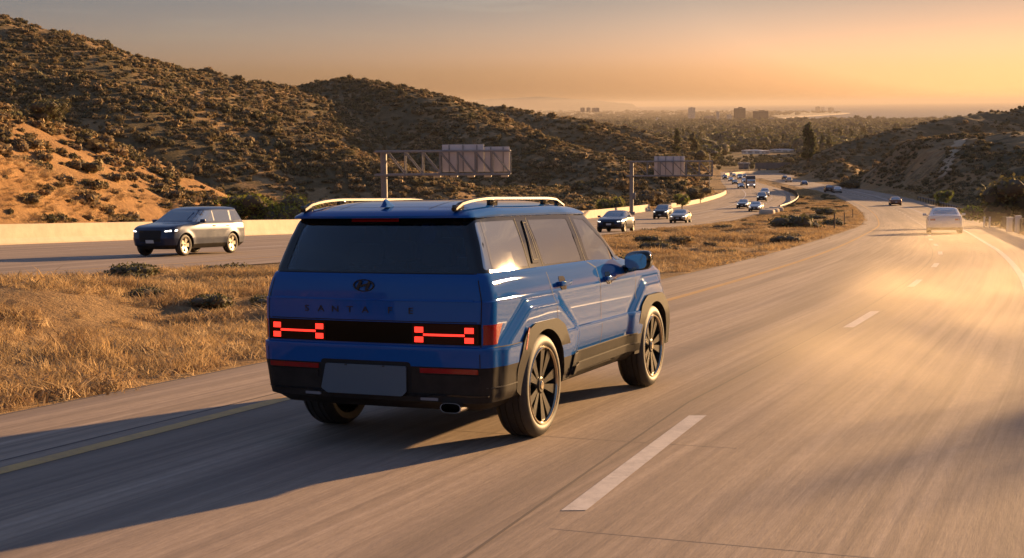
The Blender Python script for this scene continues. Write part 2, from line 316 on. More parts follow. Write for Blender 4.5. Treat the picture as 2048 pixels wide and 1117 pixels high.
# ------------------------------------------------------------------ roads
def road_mat():
    m=bpy.data.materials.new('worn_concrete_road'); m.use_nodes=True; nt=m.node_tree; N=nt.nodes; L=nt.links; b=N['Principled BSDF']; b.inputs['Specular IOR Level'].default_value=.2
    uv=N.new('ShaderNodeUVMap'); uv.uv_map='uv'
    def nz(sx,sy,s=1,d=5,r=.6):
        mp=N.new('ShaderNodeMapping'); mp.inputs['Scale'].default_value=(sx,sy,1); L.new(uv.outputs[0],mp.inputs[0])
        n=N.new('ShaderNodeTexNoise'); n.inputs['Scale'].default_value=s; n.inputs['Detail'].default_value=d; n.inputs['Roughness'].default_value=r; L.new(mp.outputs[0],n.inputs['Vector']); return n.outputs[0]
    def rng(x,a,b_,c=0,d=1):
        q=N.new('ShaderNodeMapRange')
        for i,v in ((1,a),(2,b_),(3,c),(4,d)): q.inputs[i].default_value=v
        L.new(x,q.inputs[0]); return q.outputs[0]
    def mix(f,a,b_,bl='MIX'):
        q=N.new('ShaderNodeMix'); q.data_type='RGBA'; q.blend_type=bl; L.new(f,q.inputs[0]) if not isinstance(f,float) else setattr(q.inputs[0],'default_value',f)
        for i,v in ((6,a),(7,b_)):
            if isinstance(v,tuple): q.inputs[i].default_value=(*v,1)
            else: L.new(v,q.inputs[i])
        return q.outputs[2]
    c=mix(rng(nz(.35,.06,1,4),.35,.65),(.265,.203,.152),(.375,.288,.218))
    c=mix(rng(nz(9,.10,1,5,.7),.42,.68,0,.75),c,(.50,.39,.30))          # tyre-polished grooves running with the road
    c=mix(rng(nz(6,.06,1,5,.75),.47,.70,0,.75),c,(.15,.118,.095))
    c=mix(rng(nz(1.0,.02,1,3,.5),.46,.62,0,.6),c,(.175,.138,.112))
    c=mix(rng(nz(14,5,1,5,.85),.35,.7,0,.42),c,(.155,.12,.098))
    L.new(c,b.inputs['Base Color']); L.new(rng(nz(6,.1,1,4),.3,.7,.72,.95),b.inputs['Roughness'])
    bp=N.new('ShaderNodeBump'); bp.inputs['Strength'].default_value=.35; bp.inputs['Distance'].default_value=.012; L.new(nz(22,3,1,5,.75),bp.inputs['Height']); L.new(bp.outputs[0],b.inputs['Normal'])
    return m
M_ROAD=road_mat()
def paint_mat(name,c):
    m=bpy.data.materials.new(name); m.use_nodes=True; nt=m.node_tree; N=nt.nodes; L=nt.links; b=N['Principled BSDF']; b.inputs['Roughness'].default_value=.6
    uv=N.new('ShaderNodeTexCoord'); n=N.new('ShaderNodeTexNoise'); n.inputs['Scale'].default_value=6; n.inputs['Detail'].default_value=9; n.inputs['Roughness'].default_value=.8; L.new(uv.outputs['Object'],n.inputs['Vector'])
    q=N.new('ShaderNodeMapRange'); q.inputs[1].default_value=.42; q.inputs[2].default_value=.66; q.inputs[4].default_value=.8; L.new(n.outputs[0],q.inputs[0])
    x=N.new('ShaderNodeMix'); x.data_type='RGBA'; L.new(q.outputs[0],x.inputs[0]); x.inputs[6].default_value=(*c,1); x.inputs[7].default_value=(c[0]*.45+.06,c[1]*.45+.05,c[2]*.45+.05,1); L.new(x.outputs[2],b.inputs['Base Color'])
    return m
M_WHITE=paint_mat('road_paint_white',(.56,.50,.45)); M_YELLOW=paint_mat('road_paint_yellow',(.52,.30,.07)); M_SEAL=mat('joint_seal',(.10,.075,.06),.8)
ALL_Y=np.concatenate([np.arange(-60,60,.75),np.arange(60,200,1.5),np.arange(200,640,3.)])
def ribbon(name,fl,fr,ys,lift,m,cols=9,label=None,kind='structure',thick=None):
    xl=fl(ys);xr=fr(ys); t=np.linspace(0,1,cols); X=xl[:,None]+(xr-xl)[:,None]*t; Y=np.repeat(ys[:,None],cols,1); Z=G(Y)+lift
    xc=(xl+xr)/2; s=np.concatenate([[0],np.cumsum(np.hypot(np.diff(xc),np.diff(ys)))]); dx=np.gradient(xc,ys); cosn=1/np.sqrt(1+dx*dx)
    U=(X-xl[:,None])*cosn[:,None]; Vv=np.repeat(s[:,None],cols,1)
    I=np.arange(len(ys)*cols).reshape(len(ys),cols); Fs=np.stack([I[:-1,:-1],I[:-1,1:],I[1:,1:],I[1:,:-1]],-1).reshape(-1,4)
    o=mesh(name,np.stack([X,Y,Z],-1).reshape(-1,3),Fs,m,angle=None,uv=np.stack([U,Vv],-1).reshape(-1,2)); return tag(o,kind=kind)
ribbon('road_outbound',OE,OP,ALL_Y,0,M_ROAD,14)
ribbon('road_oncoming',lambda y:LB(y)-.5,LP,ALL_Y,0.0,M_ROAD,18)
def line(name,fx,w,y0,y1,m,lift=.006,step=1.0):
    ys=np.arange(y0,y1+1e-6,step) if y1-y0>step else np.array([y0,y1]); d=(fx(ys+.1)-fx(ys-.1))/.2; k=np.sqrt(1+d*d)*w/2
    return (fx(ys)-k,fx(ys)+k,ys,lift)
def lines(name,items,m):
    V=[];Fs=[]
    for fx,w,y0,y1,lift in items:
        n=max(2,int((y1-y0)/1.0)+1); ys=np.linspace(y0,y1,n); d=(fx(ys+.1)-fx(ys-.1))/.2; k=np.sqrt(1+d*d)*w/2; z=G(ys)+lift
        b=len(V)
        for a,e,y,zz in zip(fx(ys)-k,fx(ys)+k,ys,z): V+=[(a,y,zz),(e,y,zz)]
        for i in range(n-1): Fs.append((b+2*i,b+2*i+1,b+2*i+3,b+2*i+2))
    return tag(mesh(name,V,Fs,m,smooth=False),kind='structure')
dash=[(DSH,.135,a,b,.003) for a,b in ((-3.5,-.3),(7.1,10.3),(17.4,19.9),(25.4,27.6),(32.6,34.6),(40,42.4),(47.6,50)) ]+[(DSH,.17,y,y+2.6,.003) for y in np.arange(55,430,7.6)]
wh=[(WHI,.15,-60,520,.003)]+dash
lw2=[(LW,.17,20,560,.003)]
for k in (1/3,2/3):
    lw2+=[((lambda y,k=k: LW(y)+(LY(y)-LW(y))*k),.15,y,y+3.2,.003) for y in np.arange(24,520,9.5)]
lw2+=[((lambda y: LB(y)+1.4),.15,20,110,.003)]
lines('white_road_marking',wh+lw2,M_WHITE)
lines('yellow_road_marking',[(YEL,.16,-60,560,.003),(LY,.16,12,560,.003)],M_YELLOW)
seal=[((lambda y:DSH(y)-.24),.02,-60,70,.0015),((lambda y:YEL(y)-.28),.03,-60,90,.0015),((lambda y:OE(y)+.03),.05,-60,90,.0015)]
lines('joint_seal',seal,M_SEAL)
# transverse joints of the concrete slabs
V=[];Fs=[]
for y0 in np.arange(-6,60,5.5):
    for (fa,fb,off) in ((YEL,DSH,0),(DSH,WHI,1.7)):
        xa,xb=fa(y0+off),fb(y0+off); d=-.40*(xb-xa); b=len(V)
        for t in np.linspace(0,1,6):
            x=xa+(xb-xa)*t; y=y0+off+d*t; V+=[(x,y,float(G(y))+.001),(x,y+.012,float(G(y+.012))+.001)]
        for i in range(5): Fs.append((b+2*i,b+2*i+2,b+2*i+3,b+2*i+1))
tag(mesh('slab_joint',V,Fs,mat('slab_joint',(.22,.17,.135),.9),smooth=False),kind='structure')
# ------------------------------------------------------------------ car bodies: stacked horizontal outlines, closed by a domed roof
def outline(w,yr,yf,rr,rf,bow_r,bow_f,n=(14,10,70,12,14),tf=.06,tr=.03):
    P=[]
    def halfw(y):
        L=yf-yr; t=(y-yr)/L; return w*(1-tf*sst(np.array(t),.70,1.0).item()-tr*(1-sst(np.array(t),0,.22).item()))
    wr=halfw(yr);wf=halfw(yf)
    for t in np.linspace(0,1,n[0],endpoint=False):
        x=t*(wr-rr); P.append((x,yr+bow_r*(x/w)**2))
    cx=wr-rr; cy=yr+rr+bow_r*((wr-rr)/w)**2
    for a in np.linspace(-90,0,n[1],endpoint=False):
        P.append((cx+rr*math.cos(R(a)),cy+rr*math.sin(R(a))))
    y0=cy; y1=yf-rf-bow_f*((wf-rf)/w)**2
    for y in np.linspace(y0,y1,n[2],endpoint=False): P.append((halfw(y)+(wr-halfw(y0))*(1-sst(np.array(y),y0,y0+.3).item())*0,y))
    cx=wf-rf
    for a in np.linspace(0,90,n[3],endpoint=False): P.append((cx+rf*math.cos(R(a)),y1+rf*math.sin(R(a))))
    for t in np.linspace(1,0,n[4]):
        x=t*(wf-rf); P.append((x,yf-bow_f*(x/w)**2))
    half=P; mir=[(-x,y) for x,y in half[1:-1]][::-1]
    return np.array(half+mir)
def shell(spec,dz=.02,n=(14,10,70,12,14),warp=None):
    T=np.array(spec['table'],float); zs=[]
    for a,b in zip(T[:-1,0],T[1:,0]):
        k=max(1,int(round((b-a)/dz))); zs+=list(np.linspace(a,b,k,endpoint=False))
    zs.append(T[-1,0]); rings=[]
    for z in zs:
        w,yr,yf=[np.interp(z,T[:,0],T[:,i]) for i in (1,2,3)]
        rr,rf,br,bf=[np.interp(z,[q[0] for q in spec['radii']],[q[i] for q in spec['radii']]) for i in (1,2,3,4)]
        o=outline(w,yr,yf,rr,rf,br,bf,n,spec.get('tf',.06),spec.get('tr',.03)); rings.append(np.column_stack([o,np.full(len(o),z)]))
    m=len(rings[0]); last=rings[-1]; c=np.array([0,(last[:,1].min()+last[:,1].max())/2+spec.get('roof_c',0)])
    ns=16
    for i in range(1,ns+1):
        s=1-i/ns; s=s if s>0 else .004
        q=last.copy(); q[:,:2]=c+(last[:,:2]-c)*s; q[:,2]=last[:,2]+spec['dome']*(1-s**3.0)**.9; rings.append(q)
    V=np.concatenate(rings); Fs=[]
    for i in range(len(rings)-1):
        for k in range(m): Fs.append((i*m+k,i*m+(k+1)%m,(i+1)*m+(k+1)%m,(i+1)*m+k))
    b=len(V); V=np.vstack([V,[[0,.5*(rings[0][:,1].min()+rings[0][:,1].max()),rings[0][0,2]]]]); 
    for k in range(m): Fs.append((b,(k+1)%m,k))
    Fs.append(tuple((len(rings)-1)*m+k for k in range(m)))
    if warp is not None: V=warp(V)
    return V,Fs
def bvh_of(V,Fs): return BVHTree.FromPolygons([tuple(v) for v in V],[tuple(f) for f in Fs])
def rpoly(pts,r,n=4):
    out=[];m=len(pts); r=r if isinstance(r,(list,tuple)) else [r]*m
    for i in range(m):
        p=Vector(pts[i]);a=Vector(pts[i-1])-p;b=Vector(pts[(i+1)%m])-p; q=min(r[i],a.length*.45,b.length*.45)
        if q<1e-4: out.append(tuple(p)); continue
        A=p+a.normalized()*q;B=p+b.normalized()*q
        for k in range(n+1):
            t=k/n; out.append(tuple(A*(1-t)**2+p*2*t*(1-t)+B*t*t))
    return out
def patch(name,poly,axis,bvh,off,m,parent=None,side=1,cell=.05,thick=.012,angle=30,skew=None,holes=None):
    """a panel that lies on the body: outline in (y,z) for axis 'x', (x,z) for 'y', (x,y) for 'z'"""
    bm=bmesh.new(); vs=[bm.verts.new((p[0],p[1],0)) for p in poly]; bm.faces.new(vs)
    bmesh.ops.triangulate(bm,faces=bm.faces[:])
    lo=[min(p[i] for p in poly) for i in (0,1)];hi=[max(p[i] for p in poly) for i in (0,1)]
    for i in (0,1):
        k=int((hi[i]-lo[i])/cell)
        for j in range(1,k+1):
            co=[0,0,0];co[i]=lo[i]+(hi[i]-lo[i])*j/(k+1);no=[0,0,0];no[i]=1
            bmesh.ops.bisect_plane(bm,geom=bm.verts[:]+bm.edges[:]+bm.faces[:],plane_co=co,plane_no=no,dist=1e-6)
    bmesh.ops.remove_doubles(bm,verts=bm.verts[:],dist=1e-5)
    bm.verts.index_update(); n=len(bm.verts); O=[];I=[]
    for v in bm.verts:
        a,b=v.co.x,v.co.y
        if axis=='x': o=Vector((side*4,a,b));d=Vector((-side,0,0))
        elif axis=='y': o=Vector((a,side*9,b));d=Vector((0,-side,0))
        else: o=Vector((a,b,4));d=Vector((0,0,-1))
        h=bvh.ray_cast(o,d); p=h[0]
        if p is None:
            p=bvh.find_nearest(Vector((side*.9,a,b)) if axis=='x' else Vector((a,side*2,b)))[0]
        O.append(p-d*off); I.append(p-d*(off-thick))
    Fs=[[v.index for v in f.verts] for f in bm.faces]; rim=[(e.verts[0].index,e.verts[1].index) for e in bm.edges if e.is_boundary]
    bm.free()
    V=O+I
    # consistent outward winding
    def nrm(f): return (V[f[1]]-V[f[0]]).cross(V[f[2]]-V[f[0]])
    dirv=Vector((side,0,0)) if axis=='x' else Vector((0,side,0)) if axis=='y' else Vector((0,0,1))
    Fs=[f if nrm(f).dot(dirv)>=0 else f[::-1] for f in Fs]
    de=set()
    for f in Fs:
        for a,b in zip(f,f[1:]+f[:1]): de.add((a,b))
    allf=Fs+[[i+n for i in f[::-1]] for f in Fs]
    for a,b in rim:
        if (a,b) in de: a,b=b,a
        allf.append([a,b,b+n,a+n])
    return mesh(name,V,allf,m,parent,True,angle)
def strip(MBo,pts,axis,bvh,w,off,side=1,step=.04,mi=0,thick=.004):
    """thin line laid on the body (panel gap, trim)"""
    P=[Vector(p) for p in pts]; Q=[]
    for a,b in zip(P[:-1],P[1:]):
        k=max(1,int((b-a).length/step)); Q+=[a.lerp(b,i/k) for i in range(k)]
    Q.append(P[-1]); L=[];
    for i,q in enumerate(Q):
        t=(Q[min(i+1,len(Q)-1)]-Q[max(i-1,0)]).normalized(); nrm=Vector((-t.y,t.x))
        row=[]
        for s in (-1,1):
            a,b=q+nrm*w/2*s
            if axis=='x': o=Vector((side*4,a,b));d=Vector((-side,0,0))
            elif axis=='y': o=Vector((a,side*9,b));d=Vector((0,-side,0))
            else: o=Vector((a,b,4));d=Vector((0,0,-1))
            h=bvh.ray_cast(o,d); p=h[0] if h[0] else bvh.find_nearest(o+d*3)[0]; row.append(p-d*off)
        L.append(row)
    V=[v for r in L for v in r]; MBo.add(V,[(2*i,2*i+1,2*i+3,2*i+2) for i in range(len(L)-1)],mi)
def split_obj(name,V,Fs,sel,m,parent,angle=28):
    idx=[i for i in range(len(Fs)) if sel[i]]; used=sorted({v for i in idx for v in Fs[i]}); mp={v:i for i,v in enumerate(used)}
    return mesh(name,[V[v] for v in used],[[mp[v] for v in Fs[i]] for i in idx],m,parent,True,angle)
def boolean(V,Fs,cutters):
    me=bpy.data.meshes.new('tmp'); me.from_pydata([tuple(v) for v in V],[],[tuple(f) for f in Fs]); o=link('tmp',me); cs=[]
    for CV,CF in cutters:
        cm=bpy.data.meshes.new('tmpc'); cm.from_pydata([tuple(v) for v in CV],[],[tuple(f) for f in CF]); bm=bmesh.new(); bm.from_mesh(cm); bmesh.ops.recalc_face_normals(bm,faces=bm.faces[:]); bm.to_mesh(cm); bm.free()
        co=link('tmpc',cm); cs.append(co); md=o.modifiers.new('b','BOOLEAN'); md.object=co; md.operation='DIFFERENCE'; md.solver='EXACT'
    bm=bmesh.new(); bm.from_mesh(me); bmesh.ops.recalc_face_normals(bm,faces=bm.faces[:]); bm.to_mesh(me); bm.free()
    dg=bpy.context.evaluated_depsgraph_get(); dg.update(); ev=o.evaluated_get(dg).to_mesh()
    NV=[v.co.copy() for v in ev.vertices]; NF=[list(p.vertices) for p in ev.polygons]
    bpy.data.objects.remove(o,do_unlink=True)
    for c in cs: bpy.data.objects.remove(c,do_unlink=True)
    return NV,NF
def prism(poly,axis,a,b):
    n=len(poly); f=(lambda p,t:(t,p[0],p[1])) if axis=='x' else (lambda p,t:(p[0],t,p[1])) if axis=='y' else (lambda p,t:(p[0],p[1],t))
    V=[f(p,a) for p in poly]+[f(p,b) for p in poly]; return V,[tuple(range(n))[::-1],tuple(range(n,2*n))]+[(i,(i+1)%n,n+(i+1)%n,n+i) for i in range(n)]
# paints
def car_paint(name,c,metal=.35,rough=.32):
    m=bpy.data.materials.new(name); m.use_nodes=True; nt=m.node_tree; b=nt.nodes['Principled BSDF']
    b.inputs['Base Color'].default_value=(*c,1); b.inputs['Metallic'].default_value=metal; b.inputs['Roughness'].default_value=rough
    b.inputs['Coat Weight'].default_value=1; b.inputs['Coat Roughness'].default_value=.02; b.inputs['Coat IOR'].default_value=1.34; b.inputs['Specular IOR Level'].default_value=.0 if metal<.01 else .25
    tc=nt.nodes.new('ShaderNodeTexCoord'); n=nt.nodes.new('ShaderNodeTexNoise'); n.inputs['Scale'].default_value=3; n.inputs['Detail'].default_value=5; nt.links.new(tc.outputs['Object'],n.inputs['Vector'])
    q=nt.nodes.new('ShaderNodeMapRange'); q.inputs[3].default_value=rough-.05; q.inputs[4].default_value=rough+.12; nt.links.new(n.outputs[0],q.inputs[0]); nt.links.new(q.outputs[0],b.inputs['Roughness'])
    return m
M_BLUE=car_paint('deep_blue_metallic_paint',(.009,.074,.27),0,.6)
M_GLOSSBLK=mat('gloss_black_trim',(.006,.006,.007),.03,spec=.55)
M_CLAD=mat('dark_plastic_cladding',(.022,.019,.017),.55,spec=.08,noise=(6,(.040,.034,.028),.6))
M_BLACK=mat('matt_black',(.006,.006,.006),.8)
M_TYRE=mat('tyre_rubber',(.018,.016,.014),.62,noise=(14,(.035,.029,.024),.7),bump=(60,.2,.004))
M_RIM=mat('dark_alloy',(.020,.018,.016),.33,metal=.7,noise=(5,(.035,.030,.024),.5))
M_RIMT=mat('silver_alloy',(.50,.46,.38),.3,metal=.8); M_RIMLIP=mat('polished_rim_lip',(.42,.36,.27),.18,metal=1)
M_SIL=mat('satin_silver_rail',(.05,.047,.043),.55,metal=.2,spec=.3)
M_CHROME=mat('chrome',(.75,.73,.7),.08,metal=1)
M_REDLENS=mat('red_lens',(.26,.006,.004),.15,coat=.4)
M_DARKLENS=mat('smoked_lens',(.022,.003,.002),.12,spec=.2)
M_GLOW=mat('tail_light_glow',(.6,.04,.02),.3,emis=(1.0,.028,.016),es=.8)
M_PANE=mat('dark_window_glass',(.010,.012,.014),.02,spec=1.0,coat=0)
M_PANE.node_tree.nodes['Principled BSDF'].inputs['IOR'].default_value=2.5; M_TINT=glass_mat('tinted_glass',.40); M_TINT2=glass_mat('privacy_glass',.16,3.2); M_CLEARG=glass_mat('clear_glass',.85)
M_HEADG=mat('headlight_glow',(.9,.9,.9),.2,emis=(1,.90,.76),es=1.5)
M_GREY=mat('blank_plate_grey',(.075,.105,.135),.45)
M_CLEAR=mat('reflector_clear',(.35,.35,.38),.15,metal=.6)
M_SEAT=mat('seat_leather',(.035,.030,.028),.5)
M_LBAR=mat('smoked_light_bar',(.003,.003,.003),.10,spec=.12); M_LETTER=mat('dark_letters',(.006,.007,.010),.35)
M_BRAKE=mat('brake_disc',(.22,.2,.18),.35,metal=1)
# ---------------- hero car
HERO=dict(table=[(.30,.82,-.84,3.30),(.345,.86,-.90,3.42),(.365,.905,-.938,3.46),(.42,.915,-.945,3.48),(.56,.928,-.955,3.52),(.612,.935,-.962,3.54),(.735,.937,-.966,3.56),(.745,.934,-.964,3.56),(.752,.925,-.948,3.56),
 (.90,.928,-.946,3.54),(1.06,.930,-.938,3.50),(1.066,.926,-.930,3.49),(1.12,.915,-.925,3.36),(1.17,.900,-.918,2.95),(1.20,.890,-.912,2.62),(1.235,.876,-.900,2.42),(1.246,.868,-.890,2.38),(1.252,.858,-.880,2.36),
 (1.45,.792,-.828,2.07),(1.628,.718,-.770,1.79),(1.634,.728,-.800,1.78),(1.645,.732,-.862,1.77),(1.665,.722,-.866,1.73),(1.69,.690,-.83,1.64)],
 radii=[(.30,.13,.30,.05,.10),(1.0,.10,.28,.05,.10),(1.24,.09,.3,.05,.16),(1.26,.075,.15,.05,.20),(1.62,.075,.13,.05,.14),(1.64,.10,.14,.06,.13),(1.69,.12,.2,.07,.12)],dome=.062,roof_c=.1,tf=.05,tr=.015)
WB=2.80; WZ=.38
def hero_warp(V):
    V=V.copy(); x,y,z=V[:,0],V[:,1],V[:,2]; add=np.zeros(len(V))
    for c,l in ((0,1.0),(WB,.93)):
        dy=np.abs(y-c)/l; dz_=z-WZ
        d=np.maximum(np.maximum(dz_/.62,.745*dy+1.257*dz_),dy/.74)
        add=np.maximum(add,.032*sst(1.08-d,0,.14))
    sgn=np.where(np.abs(x)>.6,np.sign(x),0); low=sst(z,.32,.42)
    V[:,0]=x+sgn*add*low
    # doors tuck in a little towards the sill
    V[:,0]-=sgn*.028*(1-sst(z,.42,.75))*sst(y,.55,.75)*(1-sst(y,2.1,2.3))
    # roof line falls gently towards the tail and windscreen
    k=sst(z,1.60,1.67); V[:,2]+=k*(.012-.030*sst(-y,.2,.9)-.018*sst(y,.8,1.5))
    return V
def arc(c,r,a0,a1,n): return [(c[0]+r*math.cos(R(a)),c[1]+r*math.sin(R(a))) for a in np.linspace(a0,a1,n)]
def wheel(parent,M,r=.38,w=.25,rim=.285,hero=True,steer=0):
    """M places the wheel centre in the car; local +x is the outside face"""
    wt=empty('wheel'); wt.parent=parent; wt.matrix_local=M
    h=w/2; t=MB(); n=72 if hero else 28
    prof=[(-h+.01,rim),(-h,rim+.02),(-h-.004,rim+.05),(-h+.012,r-.02),(-h+.035,r-.004),(-.03,r),(.03,r),(h-.035,r-.004),(h-.012,r-.02),(h+.004,rim+.055),(h+.002,rim+.03),(h-.006,rim+.006),(h-.02,rim-.004)]
    if hero:
        prof=[(-h+.01,rim),(-h,rim+.02),(-h-.004,rim+.05),(-h+.012,r-.02),(-h+.035,r-.004)]
        for g in (-.075,-.03,.03,.075): prof+=[(g-.006,r),(g-.004,r-.008),(g+.004,r-.008),(g+.006,r)]
        prof+=[(h-.035,r-.004),(h-.022,r-.010),(h-.010,r-.022),(h+.002,r-.045),(h+.006,rim+.035),(h+.002,rim+.014),(h-.008,rim+.002),(h-.02,rim-.004)]
    t.lathe(prof,n); t.build('tyre',M_TYRE,wt,angle=35)
    q=MB(); q.lathe([(h-.006,rim+.004),(h+.004,rim-.004),(h+.002,rim-.014),(h-.012,rim-.020)],n,mi=1); q.lathe([(h-.012,rim-.020),(h-.03,rim-.026),(-h+.02,rim-.03)],n,mi=2)
    q.lathe([(h-.10,.0001),(h-.10,rim-.03)],n,mi=2)
    ns=5 if hero else 5
    # spokes: ten paired dark blades from hub to lip
    for k in range(ns):
        for dk in ((-.24,.24) if hero else (0,)):
            a=2*math.pi*k/ns+dk; Mx=Matrix.Rotation(a,3,'X'); L=rim-.015; w0=.014 if hero else .05; w1=.040 if hero else .075
            pts=[(h-.030,.05,-w0),(h-.030,.05,w0),(h-.014,L,w1),(h-.014,L,-w1)]; bk=[(x-.03,y,z) for x,y,z in pts]
            V=[Mx@Vector(p) for p in pts+bk]; q.add(V,[(0,1,2,3),(7,6,5,4),(0,3,7,4),(1,5,6,2),(3,2,6,7),(0,4,5,1)],0)
    q.lathe([(h-.022,.0001),(h-.018,.052),(h-.024,.062),(h-.05,.075)],28,mi=0)
    q.lathe([(h-.014,.0001),(h-.012,.028),(h-.018,.034)],20,mi=1)
    q.build('rim',[M_RIM if hero else M_RIMT,M_RIMLIP,M_BLACK],wt,angle=25)
    if hero:
        d=MB(); d.lathe([(h-.085,.06),(h-.085,.19),(h-.092,.19),(h-.092,.06)],40); d.build('brake_disc',M_BRAKE,wt)
    return wt
def text_mesh(s,size,depth,space=1.0,sx=1.0):
    c=bpy.data.curves.new('t','FONT'); c.body=s; c.size=size; c.extrude=depth; c.space_character=space; c.align_x='CENTER'; c.align_y='CENTER'; c.offset=.0004; o=bpy.data.objects.new('t',c); col.objects.link(o)
    dg=bpy.context.evaluated_depsgraph_get(); dg.update(); me=bpy.data.meshes.new_from_object(o.evaluated_get(dg)); bpy.data.objects.remove(o,do_unlink=True)
    V=[Vector((v.co.x*sx,v.co.y,v.co.z)) for v in me.vertices]; Fs=[list(p.vertices) for p in me.polygons]; return V,Fs
def build_hero():
    root=empty('sport_utility_vehicle',label='deep blue boxy family car seen from behind, red tail lamps lit, roof rails on top',cat='car')
    V,Fs=shell(HERO,dz=.018,n=(18,10,120,12,14),warp=hero_warp); bvh=bvh_of(V,Fs)
    cut=[]
    for c in (0,WB):
        cut.append(prism(arc((c,WZ),.425,0,360,49)[:-1],'x',.60,1.3)); cut.append(prism(arc((c,WZ),.425,0,360,49)[:-1],'x',-1.3,-.60))
    # the cabin and the window openings
    cut.append(prism([(-.79,.62),(.79,.62),(.79,1.24),(.655,1.595),(-.655,1.595),(-.79,1.24)],'y',-.735,1.47))
    rearg=rpoly([(-.735,1.262),(.735,1.262),(.635,1.592),(-.635,1.592)],.03)
    cut.append(prism(rearg,'y',-1.4,-.70))
    front_g=rpoly([(-.72,1.24),(.72,1.24),(.60,1.58),(-.60,1.58)],.04); cut.append(prism(front_g,'y',1.40,2.9))
    SW={'quarter_window':[(-.80,1.275),(-.70,1.600),(-.055,1.606),(-.075,1.268)],
        'rear_door_window':[(.255,1.266),(.235,1.604),(1.055,1.600),(1.080,1.258)],
        'front_door_window':[(1.235,1.255),(1.225,1.598),(1.500,1.585),(1.860,1.372),(1.895,1.232)],
        'corner_window':[(1.935,1.228),(1.900,1.352),(2.075,1.222)]}
    for k in ('rear_door_window','front_door_window'): cut.append(prism(rpoly(SW[k],.03),'x',.5,1.3)); cut.append(prism(rpoly(SW[k],.03),'x',-1.3,-.5))
    NV,NF=boolean(V,Fs,cut)
    cen=[sum((NV[i] for i in f),Vector())/len(f) for f in NF]
    kind=[]
    for c,f in zip(cen,NF):
        inwell=False
        for cy in (0,WB):
            if math.hypot(c.y-cy,c.z-WZ)<.432 and abs(c.x)<.985 and c.z<.81: 
                n=(NV[f[1]]-NV[f[0]]).cross(NV[f[2]]-NV[f[0]]).normalized()
                rad=Vector((0,c.y-cy,c.z-WZ)).normalized()
                if abs(c.x)<.70 or n.dot(rad)<-.7: inwell=True
        incab=abs(c.x)<(.795 if c.z<1.24 else .795-(c.z-1.24)*.38) and -.74<c.y<1.475 and .615<c.z<1.60
        low=(c.z<.612 and c.y<.2) or (c.z<.535 and c.y>=.2)
        band=1.249<c.z<1.630 and c.y<2.5
        kind.append('b' if (inwell or incab) else 'l' if low else 'g' if band else 'p')
    kind=np.array(kind)
    split_obj('body',NV,NF,kind=='p',M_BLUE,root)
    split_obj('lower_cladding',NV,NF,kind=='l',M_CLAD,root)
    split_obj('window_surround',NV,NF,kind=='g',M_GLOSSBLK,root)
    split_obj('wheel_well_lining',NV,NF,kind=='b',M_BLACK,root)
    P=lambda *a,**k: patch(*a,parent=root,**k)
    P('rear_window',rearg,'y',bvh,-.002,M_TINT,side=-1,thick=.004,cell=.12)
    # ceramic border round the rear glass
    outer=rpoly([(-.775,1.250),(.775,1.250),(.665,1.612),(-.665,1.612)],.03); 
    P('windscreen',front_g,'y',bvh,-.004,M_CLEARG,side=1,thick=.004,cell=.12)
    ad={s:BVHTree.FromPolygons([(s*.90,-2,.1),(s*.938,-2,.45),(s*.966,-2,.68),(s*.960,-2,1.0),(s*.90,5,.1),(s*.938,5,.45),(s*.966,5,.68),(s*.960,5,1.0)],[(0,1,5,4),(1,2,6,5),(2,3,7,6)]) for s in (1,-1)}
    for s in (1,-1):
        for k,pl in SW.items():
            P(k,rpoly(pl,.02),'x',bvh,.003 if k in('quarter_window','corner_window') else -.002,M_PANE if k=='quarter_window' or k=='corner_window' else M_TINT2,side=s,thick=.005,cell=.14)
    # raised blade on the rear pillar
        g=P('pillar_garnish',rpoly([(.02,1.285),(.095,1.600),(.175,1.600),(.168,1.285)],.012),'x',bvh,.010,M_GLOSSBLK,side=s,thick=.014)
        MBb=MB(); strip(MBb,[(.052,1.31),(.098,1.585),(.150,1.585),(.140,1.31),(.052,1.31)],'x',bvh,.007,.0125,s); MBb.build('outline',M_BLACK,g)
        for cy,nm in ((0,'rear'),(WB,'front')):
            k=1 if cy==0 else 1
            outp=[(cy-.50,.40),(cy-.525,.56),(cy-.43,.745),(cy-.36,.815),(cy-.20,.862),(cy+.24,.862),(cy+.40,.80),(cy+.545,.60),(cy+.56,.36)]
            if cy>0: outp=[(cy-.56,.36),(cy-.545,.60),(cy-.42,.80),(cy-.26,.872),(cy+.22,.872),(cy+.38,.78),(cy+.50,.58),(cy+.52,.36)]
            inner=arc((cy,WZ),.420,-3,183,40)
            outp=rpoly(outp,[0]+[.04]*(len(outp)-2)+[0])
            P('wheel_arch_trim',outp+inner,'x',ad[s],.006,M_CLAD,side=s,thick=.075,cell=.07)
        # rocker cladding, its bright step and lower skirt
        r=P('side_sill',rpoly([(.50,.315),(.60,.545),(2.22,.552),(2.27,.315)],.01),'x',bvh,.016,M_CLAD,side=s,thick=.04,cell=.1)
        b2=P('sill_step',rpoly([(.56,.385),(.585,.455),(2.25,.468),(2.262,.40)],.01),'x',bvh,.038,M_CLAD,side=s,thick=.03,cell=.1)
        tr=MB(); strip(tr,[(.60,.548),(2.22,.555)],'x',bvh,.010,.020,s); strip(tr,[(.585,.458),(2.25,.471)],'x',bvh,.010,.0415,s); tr.build('bright_edge',M_SIL,r)
        # panel gaps
        gp=MB(); strip(gp,[(.205,1.25),(.225,1.06),(.262,.86)],'x',bvh,.007,.0012,s); gp.build('panel_gap',M_BLACK,root)
        gp=MB(); strip(gp,[(.64,.60),(.66,.38),(.63,.33)],'x',bvh,.006,.0175,s); gp.build('panel_gap',M_BLACK,root)
